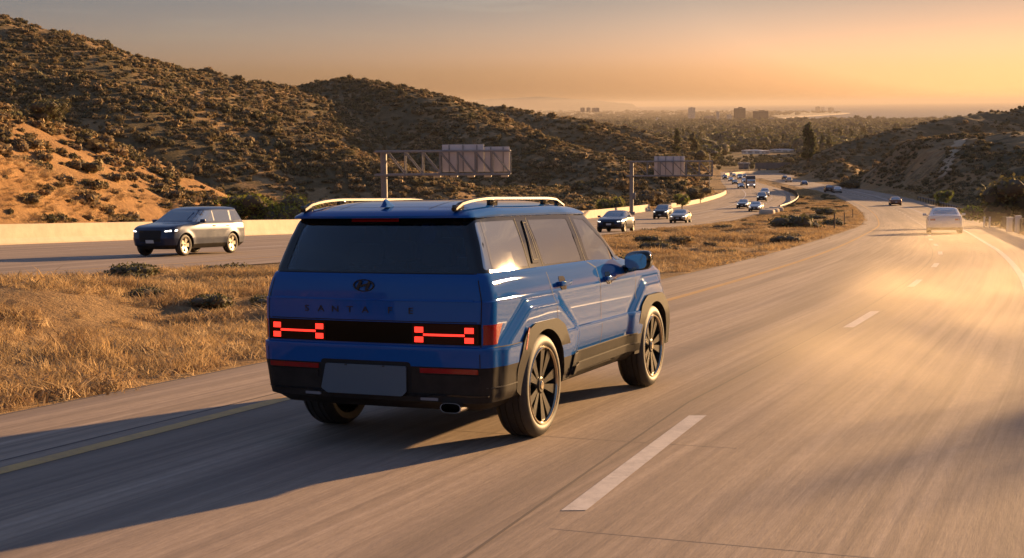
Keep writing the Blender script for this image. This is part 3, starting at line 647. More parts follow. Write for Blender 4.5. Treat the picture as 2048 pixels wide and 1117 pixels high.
        gp=MB(); strip(gp,[(1.150,1.246),(1.315,1.19),(1.345,.92),(1.365,.556)],'x',bvh,.007,.0012,s); gp.build('panel_gap',M_BLACK,root)
        gp=MB(); strip(gp,[(1.365,.54),(1.33,.46),(1.24,.33)],'x',bvh,.007,.0185,s); gp.build('panel_gap',M_BLACK,root)
        gp=MB(); strip(gp,[(2.33,1.215),(2.30,1.0),(2.28,.86)],'x',bvh,.007,.0012,s); gp.build('panel_gap',M_BLACK,root)
        gp=MB(); strip(gp,[(-.835,.748),(-.60,.748),(-.435,.748)],'x',bvh,.006,.0012,s); gp.build('panel_gap',M_BLACK,root)
        # door handles, standing proud on two feet over a dark recess
        for hy,hz_ in ((.47,1.112),(1.545,1.090)):
            rc=P('door_handle',rpoly([(hy-.055,hz_-.050),(hy-.055,hz_+.055),(hy+.075,hz_+.050),(hy+.075,hz_-.052)],.03),'x',bvh,.0025,M_GLOSSBLK,side=s,thick=.006)
            hp=bvh.ray_cast(Vector((s*4,hy,hz_)),Vector((-s,0,0)))[0]; hb=MB()
            hb.box((hp.x+s*.034,hy,hz_),(.022,.235,.038),bev=.010); hb.box((hp.x+s*.014,hy-.092,hz_),(.036,.035,.03),bev=.006); hb.box((hp.x+s*.014,hy+.092,hz_),(.036,.035,.03),bev=.006)
            hb.build('grip',M_BLUE,rc)
        # mirror
        mr=MB(); mx=s*1.045; my,mz=1.97,1.215
        prof=[(0,.0),(.02,.75),(.05,.95),(.10,1.0),(.15,.86),(.185,.55),(.20,.15)]
        Vv=[];Ff=[];n=24
        for (dy,sc_) in prof:
            for k in range(n):
                a=2*math.pi*k/n; ex=math.copysign(abs(math.cos(a))**.6,math.cos(a)); ez=math.copysign(abs(math.sin(a))**.6,math.sin(a))
                Vv.append((mx+ex*.125*max(sc_,.02),my-.03+dy,mz+ez*.088*max(sc_,.02)+.01*ex*s))
        for i in range(len(prof)-1):
            for k in range(n): Ff.append((i*n+k,i*n+(k+1)%n,(i+1)*n+(k+1)%n,(i+1)*n+k))
        mr.add(Vv,Ff); mr.tube([(s*.86,my+.10,1.125),(s*.93,my+.07,1.14),(mx-s*.03,my+.06,mz-.06)],[.045,.038,.032],10)
        mo=mr.build('side_mirror',M_GLOSSBLK,root)
        gl=MB(); pts=[(mx+math.copysign(abs(math.cos(a))**.6,math.cos(a))*.098,my-.034,mz+math.copysign(abs(math.sin(a))**.6,math.sin(a))*.068) for a in np.linspace(0,2*math.pi,24,endpoint=False)]
        gl.add(pts+[(p[0],p[1]+.03,p[2]) for p in pts],[tuple(range(24))]+[(k,24+k,24+(k+1)%24,(k+1)%24) for k in range(24)]); gl.build('mirror_glass',mat('mirror_silver',(.5,.55,.6),.04,metal=1),mo)
        # roof rail
        rl=MB(); pts=[]; 
        for t in np.linspace(0,1,22):
            y=-.80+2.10*t; zt=bvh.ray_cast(Vector((s*.60,y,4)),Vector((0,0,-1)))[0]; zt=zt.z if zt and zt.z>1.62 else 1.65
            lift=.040*min(1,t/.05+.75,(1-t)/.10+.05)
            pts.append((s*(.625+.03*math.sin(math.pi*t)-.02),y,zt+lift))
        for i in range(len(pts)-1):
            pass
        Vr=[];Fr=[]
        for p in pts:
            for dx,dz in ((-.022,-.006),(-.018,.010),(.0,.016),(.018,.010),(.022,-.006),(0,-.010)): Vr.append((p[0]+dx,p[1],p[2]+dz))
        for i in range(len(pts)-1):
            for k in range(6): Fr.append((i*6+k,i*6+(k+1)%6,(i+1)*6+(k+1)%6,(i+1)*6+k))
        Fr+=[tuple(range(6))[::-1],tuple((len(pts)-1)*6+k for k in range(6))]; rl.add(Vr,Fr)
        ro=rl.build('roof_rail',M_SIL,root,angle=40)
        for fy,fl in ((-.74,.14),(-.20,.14),(.86,.14),(1.20,.12)):
            p=min(pts,key=lambda q:abs(q[1]-fy)); fb=MB(); zt=bvh.ray_cast(Vector((p[0],fy,4)),Vector((0,0,-1)))[0].z
            fb.box((p[0],fy,(zt+p[2]-.01)/2),(.030,fl,max(.02,p[2]-zt)),bev=.006); fb.build('rail_foot',M_GLOSSBLK,ro)
        # marker and corner lenses on the flank
        P('side_marker',rpoly([(-.415,.690),(-.345,.838),(-.325,.845),(-.355,.775),(-.385,.690)],.006),'x',ad[s],.009,M_REDLENS,side=s,thick=.01)
        P('corner_lens',rpoly([(-.912,.768),(-.912,.905),(-.700,.905),(-.785,.768)],.004),'x',bvh,.004,M_REDLENS,side=s,thick=.01,cell=.02)
        P('number_line',rpoly([(-.875,.466),(-.875,.474),(-.50,.474),(-.50,.466)],0),'x',bvh,.003,M_SIL,side=s,thick=.004)
    # C-pillar joint lines in the glass band
    for s in (1,-1):
        for pl,w_,o_ in (([(-.045,1.255),(-.020,1.62)],.008,.0015),([(.222,1.255),(.195,1.62)],.008,.0015),([(1.155,1.25),(1.140,1.62)],.008,.0015),([(-.69,1.26),(-.62,1.612)],.004,.0095)):
            gp=MB(); strip(gp,pl,'x',bvh,w_,o_,s); gp.build('pillar_joint',M_BLACK,root)
    # tailgate
    tg=MB()
    strip(tg,[(-.805,1.245),(-.850,1.06),(-.845,.752)],'y',bvh,.007,.0012,-1); strip(tg,[(.805,1.245),(.850,1.06),(.845,.752)],'y',bvh,.007,.0012,-1)
    strip(tg,[(-.845,.9205),(.845,.9205)],'y',bvh,.006,.0012,-1); strip(tg,[(-.83,1.249),(.83,1.249)],'y',bvh,.006,.0012,-1)
    strip(tg,[(.845,.748),(.845,.612)],'y',bvh,.006,.0012,-1); strip(tg,[(-.845,.748),(-.845,.612)],'y',bvh,.006,.0012,-1)
    tg.build('tailgate_gap',M_BLACK,root)
    P('tailgate_crease',rpoly([(-.79,1.060),(-.79,1.074),(.79,1.074),(.79,1.060)],.002),'y',bvh,.0035,M_BLUE,side=-1,thick=.006)
    P('light_bar',rpoly([(-.845,.766),(-.845,.912),(.845,.912),(.845,.766)],.004),'y',bvh,.006,M_LBAR,side=-1,thick=.012)
    for s in (1,-1):
        lm=P('tail_light',rpoly([(s*.835,.770),(s*.835,.908),(s*.345,.908),(s*.345,.770)][::s],.004),'y',bvh,.010,M_DARKLENS,side=-1,thick=.006)
        for (a,b,c,d) in ((.735,.80,.847,.886),(.735,.80,.780,.818),(.365,.430,.847,.886),(.365,.430,.780,.818),(.430,.735,.825,.840)):
            patch('lamp_segment',[(s*a,c),(s*b,c),(s*b,d),(s*a,d)],'y',bvh,.0125,M_GLOW,lm,side=-1,thick=.003)
        P('rear_reflector',rpoly([(s*.405,.568),(s*.83,.568),(s*.83,.603),(s*.405,.603)],.004),'y',bvh,.008,M_REDLENS,side=-1,thick=.01)
        P('bumper_insert',rpoly([(s*.41,.505),(s*.84,.505),(s*.84,.556),(s*.41,.556)],.006),'y',bvh,.006,M_CLAD,side=-1,thick=.01)
        P('reverse_light',rpoly([(s*.40,.376),(s*.53,.376),(s*.53,.396),(s*.40,.396)],.006),'y',bvh,.010,M_CLEAR,side=-1,thick=.02)
    P('bumper_lip',rpoly([(-.88,.407),(-.5,.412),(-.42,.398),(.42,.398),(.5,.412),(.88,.407),(.88,.418),(.5,.424),(.42,.410),(-.42,.410),(-.5,.424),(-.88,.418)],.002),'y',bvh,.008,M_GLOSSBLK,side=-1,thick=.012)
    P('plate_recess',rpoly([(-.385,.405),(.335,.405),(.335,.640),(-.385,.640)],.03),'y',bvh,.002,M_BLACK,side=-1,thick=.004)
    # badge: tilted H in an oval
    em=MB(); zc=1.163; xc=-.045; yb=bvh.ray_cast(Vector((xc,-9,zc)),Vector((0,1,0)))[0].y-.006
    ring=[];n=40
    for k in range(n):
        a=2*math.pi*k/n; ring.append((xc+.086*math.cos(a),yb,zc+.044*math.sin(a)))
    Vr=[];Fr=[]
    for k in range(n):
        a=2*math.pi*k/n
        for (q,dy) in ((1,0),(.95,-.005),(.87,-.005),(.83,0)): Vr.append((xc+.086*q*math.cos(a),yb+dy,zc+.044*q*math.sin(a)))
    for k in range(n):
        for j in range(3): Fr.append((k*4+j,k*4+j+1,((k+1)%n)*4+j+1,((k+1)%n)*4+j))
    em.add(Vr,Fr)
    def bar(p,q,w):
        p=Vector(p);q=Vector(q);t=(q-p).normalized();nn=Vector((-t.y,t.x))*w/2; pl=[p+nn,q+nn,q-nn,p-nn]
        em.add([(xc+a.x,yb-.005,zc+a.y) for a in pl]+[(xc+a.x,yb+.003,zc+a.y) for a in pl],[(3,2,1,0),(0,1,5,4),(1,2,6,5),(2,3,7,6),(3,0,4,7)])
    bar((-.050,-.026),(-.018,.034),.022); bar((.018,-.034),(.050,.026),.022); bar((-.03,-.006),(.03,.008),.015)
    em.build('oval_badge',M_LETTER,root,smooth=False)
    # lettering across the tailgate
    zc=.992
    for ch,x in zip('SANTAFE',(-.510,-.390,-.270,-.150,-.025,.170,.330)):
        TVx,TFx=text_mesh(ch,.062,.0012,sx=1.35); 
        yb=bvh.ray_cast(Vector((x,-9,zc)),Vector((0,1,0)))[0].y-.003
        lt=MB(); lt.add([Vector((x+v.x,yb-v.z,zc+v.y)) for v in TVx],TFx); lt.build('letter',M_LETTER,root,smooth=False)
    lp=MB(); yb=bvh.ray_cast(Vector((0,-9,.52)),Vector((0,1,0)))[0].y-.022
    pl=rpoly([(-.375,.432),(-.325,.400),(.270,.400),(.305,.432),(.305,.610),(-.335,.610)],.012)
    V2,F2=prism(pl,'y',yb,yb+.012); lp.add(V2,F2); lp.build('number_plate',M_GREY,root)
    
    for x in (-.17,.13): bo=MB(); bo.box((x,yb-.004,.606),(.016,.008,.008)); bo.build('plate_screw',M_SIL,root)
    # exhaust tip
    ex=MB(); Vv=[];Ff=[];n=28; pr=[(-.965,1),(-.975,.98),(-.975,.88),(-.955,.86),(-.80,.84)]
    for (y,sc_) in [(-.70,.80),(-.80,.98)]+pr:
        for k in range(n):
            a=2*math.pi*k/n; Vv.append((.645+.080*sc_*math.copysign(abs(math.cos(a))**.7,math.cos(a)),y,.338+.036*sc_*math.copysign(abs(math.sin(a))**.7,math.sin(a))))
    m_=len(Vv)//n
    for i in range(m_-1):
        for k in range(n): Ff.append((i*n+k,i*n+(k+1)%n,(i+1)*n+(k+1)%n,(i+1)*n+k))
    ex.add(Vv,Ff); ex.build('exhaust_tip',M_CHROME,root)
    pp=MB(); pp.tube([(.66,-.72,.33),(.78,-.45,.33),(.55,0,.34)],.03,10); pp.build('exhaust_pipe',M_RIMLIP,root)
    # high brake light, aerial fin, underbody
    zt=1.618
    P('high_brake_light',[(-.22,1.607),(.16,1.607),(.16,1.622),(-.22,1.622)],'y',bvh,.004,M_REDLENS,side=-1,thick=.01)
    fn=MB(); rz=bvh.ray_cast(Vector((0,-.60,4)),Vector((0,0,-1)))[0].z-.004
    Vv=[];Ff=[]
    sec=[(-.105,.002,.026),(-.085,.055,.026),(-.060,.062,.022),(-.02,.046,.020),(.04,.022,.022),(.09,.006,.016),(.11,.001,.006)]
    for (y,h,w) in sec:
        for (a,b) in ((-1,0),(-.75,.35),(-.28,.85),(0,1),(.28,.85),(.75,.35),(1,0)): Vv.append((a*w,-.60+y,rz+b*h))
    for i in range(len(sec)-1):
        for k in range(6): Ff.append((i*7+k,(i+1)*7+k,(i+1)*7+k+1,i*7+k+1))
    Ff+=[tuple(range(7))]; fn.add(Vv,Ff); fn.build('aerial_fin',M_BLUE,root)
    rs=MB()
    for x in (-.36,.36): strip(rs,[(x,-.70),(x,1.3)],'z',bvh,.006,.0015)
    strip(rs,[(-.62,-.60),(-.36,-.62),(.36,-.62),(.62,-.60)],'z',bvh,.006,.0015); rs.build('roof_joint',M_BLACK,root)
    ub=MB(); ub.box((0,1.35,.34),(1.15,3.9,.14),bev=.03); ub.tube([(-.9,0,.38),(.9,0,.38)],.05,10); ub.tube([(-.9,WB,.38),(.9,WB,.38)],.05,10); ub.build('underbody',M_BLACK,root)
    # seats seen through the tailgate glass
    for (x,y) in ((-.36,1.25),(.36,1.25),(-.38,.35),(.38,.35),(-.30,-.35),(.30,-.35)):
        st=MB(); st.box((x,y,.98),(.50,.14,.58),M=Matrix.Rotation(R(-12),3,'X'),bev=.05); st.box((x,y+.26,.74),(.5,.5,.14),bev=.05); so=st.build('seat',M_SEAT,root)
        hr=MB(); hr.box((x,y-.075,1.36),(.26,.11,.16),M=Matrix.Rotation(R(-12),3,'X'),bev=.04); hr.tube([(x-.05,y-.06,1.2),(x-.05,y-.07,1.32)],.008,6); hr.tube([(x+.05,y-.06,1.2),(x+.05,y-.07,1.32)],.008,6); hr.build('headrest',M_SEAT,so)
    sw=MB(); 
    sw.lathe([(1.62,.175),(1.635,.19),(1.65,.175),(1.635,.16)],24,c=(0,0,0),closed=True) if False else None
    # wheels
    for cy in (0,WB):
        for s in (1,-1):
            M=Matrix.Translation((s*.822,cy,WZ))@Matrix.Rotation(0 if s>0 else math.pi,4,'Z')
            wheel(root,M,.384,.25,.290)
    return root
hero=build_hero()
def place(root,x,y,yaw,dz=0):
    """stand a car on the road at x,y, heading yaw clockwise from +Y, following the slope"""
    e=2.0; d=Vector((math.sin(yaw),math.cos(yaw))); s=(float(G(y+d.y*e))-float(G(y-d.y*e)))/(2*e); f=Vector((d.x,d.y,s)).normalized()
    r2=Vector((d.y,-d.x)); sr=(float(G(y+r2.y*e))-float(G(y-r2.y*e)))/(2*e); r_=Vector((r2.x,r2.y,sr)).normalized(); up=r_.cross(f).normalized(); r_=f.cross(up)
    M=Matrix((r_,f,up)).transposed().to_4x4(); M.translation=Vector((x,y,float(G(y))+dz)); root.matrix_world=M
place(hero,-.64,9.796,R(23.1),.004)
# ------------------------------------------------------------------ traffic
SEDAN=dict(table=[(.20,.80,-.86,3.45),(.34,.88,-1.0,3.64),(.52,.905,-1.04,3.68),(.70,.905,-1.03,3.66),(.78,.895,-1.01,3.58),(.86,.88,-1.0,3.35),(.92,.865,-.99,2.95),(.955,.85,-.97,2.62),(.975,.835,-.80,2.52),(1.0,.81,-.60,2.40),(1.30,.64,.12,1.62),(1.345,.58,.28,1.45)],
  radii=[(.2,.2,.3,.06,.14),(.9,.22,.32,.07,.16),(1.0,.18,.26,.08,.2),(1.345,.16,.2,.05,.1)],dome=.055,roof_c=0,tf=.10,tr=.06,wr=.335,wb=2.78,top=1.40,belt=.965,
  side=[[(-.42,.99),(.13,1.27),(.26,1.29),(.42,.97)],[(.47,.97),(.42,1.30),(1.10,1.30),(1.14,.97)],[(1.22,.97),(1.18,1.30),(1.52,1.29),(2.28,.975)]],
  rear=[(-.62,1.02),(.62,1.02),(.50,1.28),(-.50,1.28)],front=[(-.70,1.03),(.70,1.03),(.54,1.29),(-.54,1.29)],hl=(.54,.80,.65,.72),tl=(.48,.84,.70,.80),grille=(.36,.40,.66))
SUVT=dict(table=[(.24,.80,-.74,3.40),(.38,.90,-.90,3.58),(.60,.925,-.94,3.63),(.90,.925,-.94,3.60),(.98,.915,-.93,3.52),(1.04,.905,-.92,3.35),(1.09,.89,-.91,2.95),(1.13,.87,-.90,2.62),(1.16,.85,-.88,2.48),(1.56,.71,-.66,1.72),(1.60,.68,-.68,1.60),(1.64,.62,-.58,1.4)],
  radii=[(.24,.16,.3,.05,.12),(1.0,.16,.3,.06,.15),(1.2,.13,.24,.07,.18),(1.64,.16,.2,.06,.1)],dome=.055,roof_c=.05,tf=.08,tr=.04,wr=.37,wb=2.82,top=1.69,belt=1.14,
  side=[[(-.72,1.19),(-.58,1.53),(-.08,1.54),(-.02,1.17)],[(.08,1.17),(.04,1.545),(.98,1.545),(1.02,1.16)],[(1.10,1.16),(1.06,1.545),(1.62,1.53),(2.28,1.16)]],
  rear=[(-.70,1.17),(.70,1.17),(.60,1.54),(-.60,1.54)],front=[(-.74,1.19),(.74,1.19),(.60,1.55),(-.60,1.55)],hl=(.58,.86,.83,.90),tl=(.62,.88,.86,1.06),grille=(.42,.50,.88))
VANT=dict(SUVT,table=[(.24,.80,-.80,3.2),(.38,.93,-.95,3.4),(.9,.95,-1.0,3.45),(1.05,.94,-1.0,3.3),(1.15,.93,-1.0,3.0),(1.2,.92,-1.0,2.9),(1.85,.80,-.96,2.1),(1.95,.72,-.88,1.9)],top=2.0,
  rear=[(-.72,1.2),(.72,1.2),(.64,1.75),(-.64,1.75)],front=[(-.78,1.26),(.78,1.26),(.68,1.78),(-.68,1.78)],side=[[(-.8,1.22),(-.74,1.75),(.0,1.75),(.05,1.22)],[(.12,1.22),(.1,1.75),(1.1,1.75),(1.15,1.22)],[(1.22,1.22),(1.2,1.75),(1.98,1.72),(2.6,1.22)]])
def build_car(name,S,paint,lit=False,brake=False):
    root=empty(name); V,Fs=shell(S,dz=.035,n=(8,5,46,6,7)); 
    V=V.copy(); wr,wb=S['wr'],S['wb']
    for c in (0,wb):
        dd=np.hypot(V[:,1]-c,V[:,2]-wr)/(wr+.20); V[:,0]+=np.sign(V[:,0])*.022*sst(1-dd,0,.25)*(np.abs(V[:,0])>.5)
    bvh=bvh_of(V,Fs); cut=[]
    for c in (0,wb):
        for s in (1,-1): cut.append(prism(arc((c,wr),wr+.055,0,360,33)[:-1],'x',*sorted((s*.60,s*1.3))))
    NV,NF=boolean(V,Fs,cut); sel=[]
    for f in NF:
        c=sum((NV[i] for i in f),Vector())/len(f); q='p'
        for cy in (0,wb):
            if math.hypot(c.y-cy,c.z-wr)<wr+.062 and abs(c.x)<.955:
                n=(NV[f[1]]-NV[f[0]]).cross(NV[f[2]]-NV[f[0]]).normalized()
                if abs(c.x)<.7 or n.dot(Vector((0,c.y-cy,c.z-wr)).normalized())<-.7: q='b'
        if q=='p' and c.z<S['table'][1][0]-.0: q='l'
        sel.append(q)
    sel=np.array(sel)
    split_obj('body',NV,NF,sel=='p',paint,root); split_obj('lower_bumper',NV,NF,sel=='l',M_CLAD,root); split_obj('wheel_well_lining',NV,NF,sel=='b',M_BLACK,root)
    P=lambda nm,pl,ax,off,m,side=1,thick=.02,cell=.12,par=None: patch(nm,pl,ax,bvh,off,m,par or root,side=side,thick=thick,cell=cell)
    P('rear_window',rpoly(S['rear'],.05),'y',.004,M_PANE,-1); P('windscreen',rpoly(S['front'],.05),'y',.004,M_PANE,1)
    for s in (1,-1):
        for pl in S['side']: P('side_window',rpoly(pl,.04),'x',.004,M_PANE,s)
        a,b,c,d=S['hl']; 
        h=P('headlight',rpoly([(s*a,c),(s*b,c+.02),(s*b,d+.01),(s*a,d-.03)][::s],.02),'y',.006,M_HEADG if lit else M_CLEAR,1)
        a,b,c,d=S['tl']; P('tail_light',rpoly([(s*a,c),(s*b,c),(s*b,d),(s*a,d)][::s],.02),'y',.006,M_GLOW if brake else M_REDLENS,-1)
        mz=S['belt']+.04; mb=MB(); mb.box((s*1.0,1.95,mz),(.20,.10,.13),bev=.035); mb.tube([(s*.84,1.98,mz-.06),(s*.93,1.97,mz-.03)],.025,6); mb.build('side_mirror',paint,root)
        for hy in (.30,1.15):
            p=bvh.ray_cast(Vector((s*4,hy,S['belt']-.13)),Vector((-s,0,0)))[0]; hb=MB(); hb.box((p.x+s*.012,hy,p.z),(.03,.17,.028),bev=.01); hb.build('door_handle',M_GLOSSBLK,root)
        P('side_sill',rpoly([(wr+.12,S['table'][0][0]+.04),(wr+.10,S['table'][0][0]+.16),(wb-wr-.10,S['table'][0][0]+.16),(wb-wr-.12,S['table'][0][0]+.04)],.01),'x',.008,M_CLAD,s,.03)
    g=S['grille']; P('grille',rpoly([(-g[0],g[1]-.0),(g[0],g[1]),(g[0]+.04,g[2]),(-g[0]-.04,g[2])],.03),'y',.008,M_BLACK,1)
    P('lower_intake',rpoly([(-.60,.33),(.60,.33),(.55,.44),(-.55,.44)],.03),'y',.008,M_BLACK,1)
    z=S['tl'][2]-.04; P('number_plate',rpoly([(-.16,z-.16),(.16,z-.16),(.16,z-.03),(-.16,z-.03)],.01),'y',.008,M_PLATE,-1); P('number_plate',rpoly([(-.16,.45),(.16,.45),(.16,.56),(-.16,.56)],.01),'y',.014,M_PLATE,1)
    gp=MB()
    for s in (1,-1): strip(gp,[(.44,S['belt']),(.46,.42)],'x',bvh,.010,.002,s,.1)
    for s in (1,-1):
        g2=MB(); strip(g2,[(1.16,S['belt']),(1.22,.40)],'x',bvh,.010,.002,s,.1); g2.build('door_gap',M_BLACK,root)
        for cy in (0,wb):
            M=Matrix.Translation((s*(.90-.12),cy,wr))@Matrix.Rotation(0 if s>0 else math.pi,4,'Z'); wheel(root,M,wr,.22,wr*.70,hero=False)
    return root
M_PLATE=mat('plate_white',(.5,.5,.48),.5)
def build_truck(paint):
    root=empty('box_truck'); b=MB(); b.box((0,.6,2.05),(2.4,5.2,2.5),bev=.05); b.build('cargo_box',paint,root)
    c=MB(); c.box((0,4.25,1.55),(2.2,1.7,1.7),bev=.15); c.build('cab',M_WHITEPAINT,root)
    w=MB(); w.box((0,5.105,1.85),(1.9,.03,.75),bev=.01); w.build('windscreen',M_PANE,root)
    ch=MB(); ch.box((0,1.7,.65),(1.0,6.6,.2)); ch.build('chassis',M_BLACK,root)
    for s in (1,-1):
        h=MB(); h.box((s*.8,5.11,1.0),(.3,.05,.18),bev=.02); h.build('headlight',M_HEADG,root)
        for cy in (0,4.2): wheel(root,Matrix.Translation((s*.95,cy,.45))@Matrix.Rotation(0 if s>0 else math.pi,4,'Z'),.45,.28,.28,hero=False)
    return root
M_WHITEPAINT=car_paint('white_paint',(.62,.60,.57),0,.35)
PAINTS=dict(navy=car_paint('navy_paint',(.012,.022,.055),.3),silver=car_paint('silver_paint',(.42,.41,.39),.6),white=M_WHITEPAINT,black=car_paint('black_paint',(.012,.012,.014),.2),grey=car_paint('grey_paint',(.10,.10,.105),.5),
 bronze=car_paint('bronze_paint',(.20,.10,.055),.5),steel=car_paint('steel_blue_paint',(.05,.09,.16),.4),beige=car_paint('beige_paint',(.38,.31,.22),.4),dark=car_paint('dark_grey_paint',(.045,.045,.05),.4))
PROTO={}
def get_car(kind,paint,lit,brake=False):
    key=(kind,lit,brake)
    if key not in PROTO:
        r=build_car({'sedan':'sedan_car','suv':'utility_car','van':'passenger_van'}[kind],{'sedan':SEDAN,'suv':SUVT,'van':VANT}[kind],PAINTS[paint],lit,brake); PROTO[key]=[r,False,paint]
    p=PROTO[key]
    if not p[1]: p[1]=True; p[2]=paint; r=p[0]
    else: r=copy_tree(p[0])
    for ch in r.children:
        if ch.name.split('.')[0] in('body','side_mirror'):
            if ch.data.users>1 or True:
                if paint!=p[2] : ch.data=ch.data.copy(); ch.data.materials[0]=PAINTS[paint]
    return r
def slope_dx(f,y): return math.atan2(float(f(y+2)-f(y-2)),4.0)
ONC='cars coming up the far carriageway'; OUT='cars driving away down the near carriageway'
TRAFFIC=[ # kind, paint, u, v, oncoming, label
 ('suv','navy',378,509,1,'dark blue four-wheel-drive car with silver wheels, nearest of the oncoming traffic, beside the wall'),
 ('sedan','navy',1232,464,1,'dark blue saloon with lit headlights, right beside the big blue car'),
 ('suv','dark',1326,438,1,'dark high-roofed pickup-like car beside a silver one, below the second sign gantry'),
 ('sedan','beige',1361,446,1,'beige silver car with lit headlights, half in front of a dark tall car'),
 ('sedan','grey',1487,417,1,'grey saloon, left one of the pair coming out of the bend'),
 ('sedan','silver',1512,423,1,'silver saloon, right and nearer one of the pair in the bend'),
 ('suv','dark',1524,403,1,'dark tall car with lit headlights just behind the silver saloon'),
 ('suv','white',1530,393,1,'white tall car at the outer side of the bend, by the yellow line'),
 ('truck','dark',1501,377,1,'dark box truck in the middle of the distant bend'),
 ('sedan','steel',1482,377,1,'small blue saloon just left of the dark box truck'),
 ('sedan','black',1470,369,1,'black saloon behind the small blue saloon, far up the bend'),
 ('suv','white',1489,367,1,'white tall car with bright headlights behind the box truck'),
 ('sedan','silver',1462,363,1,'silver saloon at the left edge of the distant bend, second from the hillside'),
 ('suv','black',1450,359,1,'black tall car closest to the hillside at the far end of the bend'),
 ('van','white',1480,359,1,'white van in the far bunch of headlights beyond the truck'),
 ('sedan','dark',1489,355,1,'dark grey saloon last in the far bunch beyond the truck'),
 ('sedan','beige',1468,354,1,'beige saloon with headlights lit near the pale retaining wall'),
 ('sedan','white',1888,467,0,'white car bathed in golden dust, nearest of those driving away'),
 ('sedan','bronze',1790,411,0,'bronze brown saloon alone in the right lane, second of those driving away'),
 ('suv','dark',1657,385,0,'dark tall car driving side by side with a silver saloon down the hill'),
 ('sedan','silver',1674,386,0,'silver saloon driving side by side with a dark tall car down the hill'),
 ('sedan','steel',1608,371,0,'bluish saloon alone halfway between the pair and the far bend'),
 ('suv','silver',1577,365,0,'silver tall car near the foot of the small round hill'),
 ('sedan','black',1569,359,0,'black saloon farthest down the near carriageway'),
]
def build_traffic():
    for kind,paint,u,v,onc,lab in TRAFFIC:
        x,y=ground_at(u,v)
        if kind=='truck': r=build_truck(PAINTS['dark'])
        else: r=get_car(kind,paint,bool(onc),False)
        f=LY if onc else YEL; a=slope_dx(f,y)
        tag(r,lab,{'sedan':'car','suv':'car','van':'van','truck':'truck'}[kind],ONC if onc else OUT)
        if onc: a+=math.pi
        L=1.4; place(r,x-math.sin(a)*L,y-math.cos(a)*L,a,.004)
build_traffic()
# ------------------------------------------------------------------ sea, far shore
def plane_at(u,v,z): d=ray(u,v); t=z/d[2]; return (d[0]*t,t)
def sea_mat():
    m=bpy.data.materials.new('sea_water'); m.use_nodes=True; nt=m.node_tree; b=nt.nodes['Principled BSDF']; b.inputs['Base Color'].default_value=(.03,.05,.06,1); b.inputs['Roughness'].default_value=.5; b.inputs['Specular IOR Level'].default_value=.2
    tc=nt.nodes.new('ShaderNodeTexCoord'); mp=nt.nodes.new('ShaderNodeMapping'); mp.inputs['Scale'].default_value=(.004,.015,1); nt.links.new(tc.outputs['Object'],mp.inputs[0])
    n=nt.nodes.new('ShaderNodeTexNoise'); n.inputs['Scale'].default_value=1; n.inputs['Detail'].default_value=8; nt.links.new(mp.outputs[0],n.inputs['Vector'])
    bp=nt.nodes.new('ShaderNodeBump'); bp.inputs['Strength'].default_value=.5; bp.inputs['Distance'].default_value=6; nt.links.new(n.outputs[0],bp.inputs['Height']); nt.links.new(bp.outputs[0],b.inputs['Normal']); return m
SEA_Z=-114.0
o=mesh('sea',[(-60000,5600,SEA_Z),(60000,5600,SEA_Z),(60000,70000,SEA_Z),(-60000,70000,SEA_Z)],[(0,1,2,3)],sea_mat(),smooth=False); tag(o,kind='structure')
M_LAND=mat('coastal_scrub',(.070,.058,.038),.95,noise=(.004,(.15,.12,.085),.8)); M_SAND=mat('beach_sand',(.42,.33,.24),.9)
def slab(name,px,z,h,m):
    pts=[plane_at(u,v,z) for u,v in px]; V,Fs=prism(pts,'z',z-h,z); me=mesh(name,V,Fs,m,smooth=False)
    bm=bmesh.new(); bm.from_mesh(me.data); bmesh.ops.recalc_face_normals(bm,faces=bm.faces[:]); bm.to_mesh(me.data); bm.free(); return tag(me,kind='structure')
COAST=[(-500,258),(1590,251.5),(1560,247),(1550,241),(1562,237),(1600,232.6),(1640,230),(1680,227.6),(1692,226.2),(1675,224.6),(1640,223.6),(1560,222.6),(1480,221.6),(1400,220.6),(1270,219.6),(900,221),(-500,230)]
slab('coastal_plain',COAST,-111.0,4,M_LAND)
slab('beach',[(1556,247.5),(1551,239.6),(1563,237.9),(1602,233.8),(1642,231.0),(1684,228.3),(1700,226.4),(1688,226.2),(1636,229.6),(1596,232),(1558,236.2),(1546,241),(1550,247)],-110.4,5,M_SAND)
slab('bay_shore',[(1575,250.8),(1640,249.8),(1700,251.2),(1760,248.4),(1850,246),(2400,240),(2400,262),(1575,258)],-111.0,4,M_LAND)
def headland():
    px=[(560,207),(760,206.2),(920,204.5),(960,199.5),(1000,197.5),(1030,196),(1075,193.8),(1100,195),(1140,198),(1170,200),(1200,202),(1230,205),(1265,208)]; Y=27000
    V=[];n=len(px)
    for u,v in px:
        p=at_depth(u,v,Y); V+=[(p.x,p.y-2600,SEA_Z-2),(p.x,p.y-900,p.z*.35+SEA_Z*.65 if True else 0),(p.x,p.y,p.z),(p.x,p.y+3000,SEA_Z-2)]
    Fs=[(4*i+k,4*i+4+k,4*i+5+k,4*i+1+k) for i in range(n-1) for k in range(3)]
    tag(mesh('distant_headland',V,Fs,M_LAND,angle=None),kind='structure')
headland()
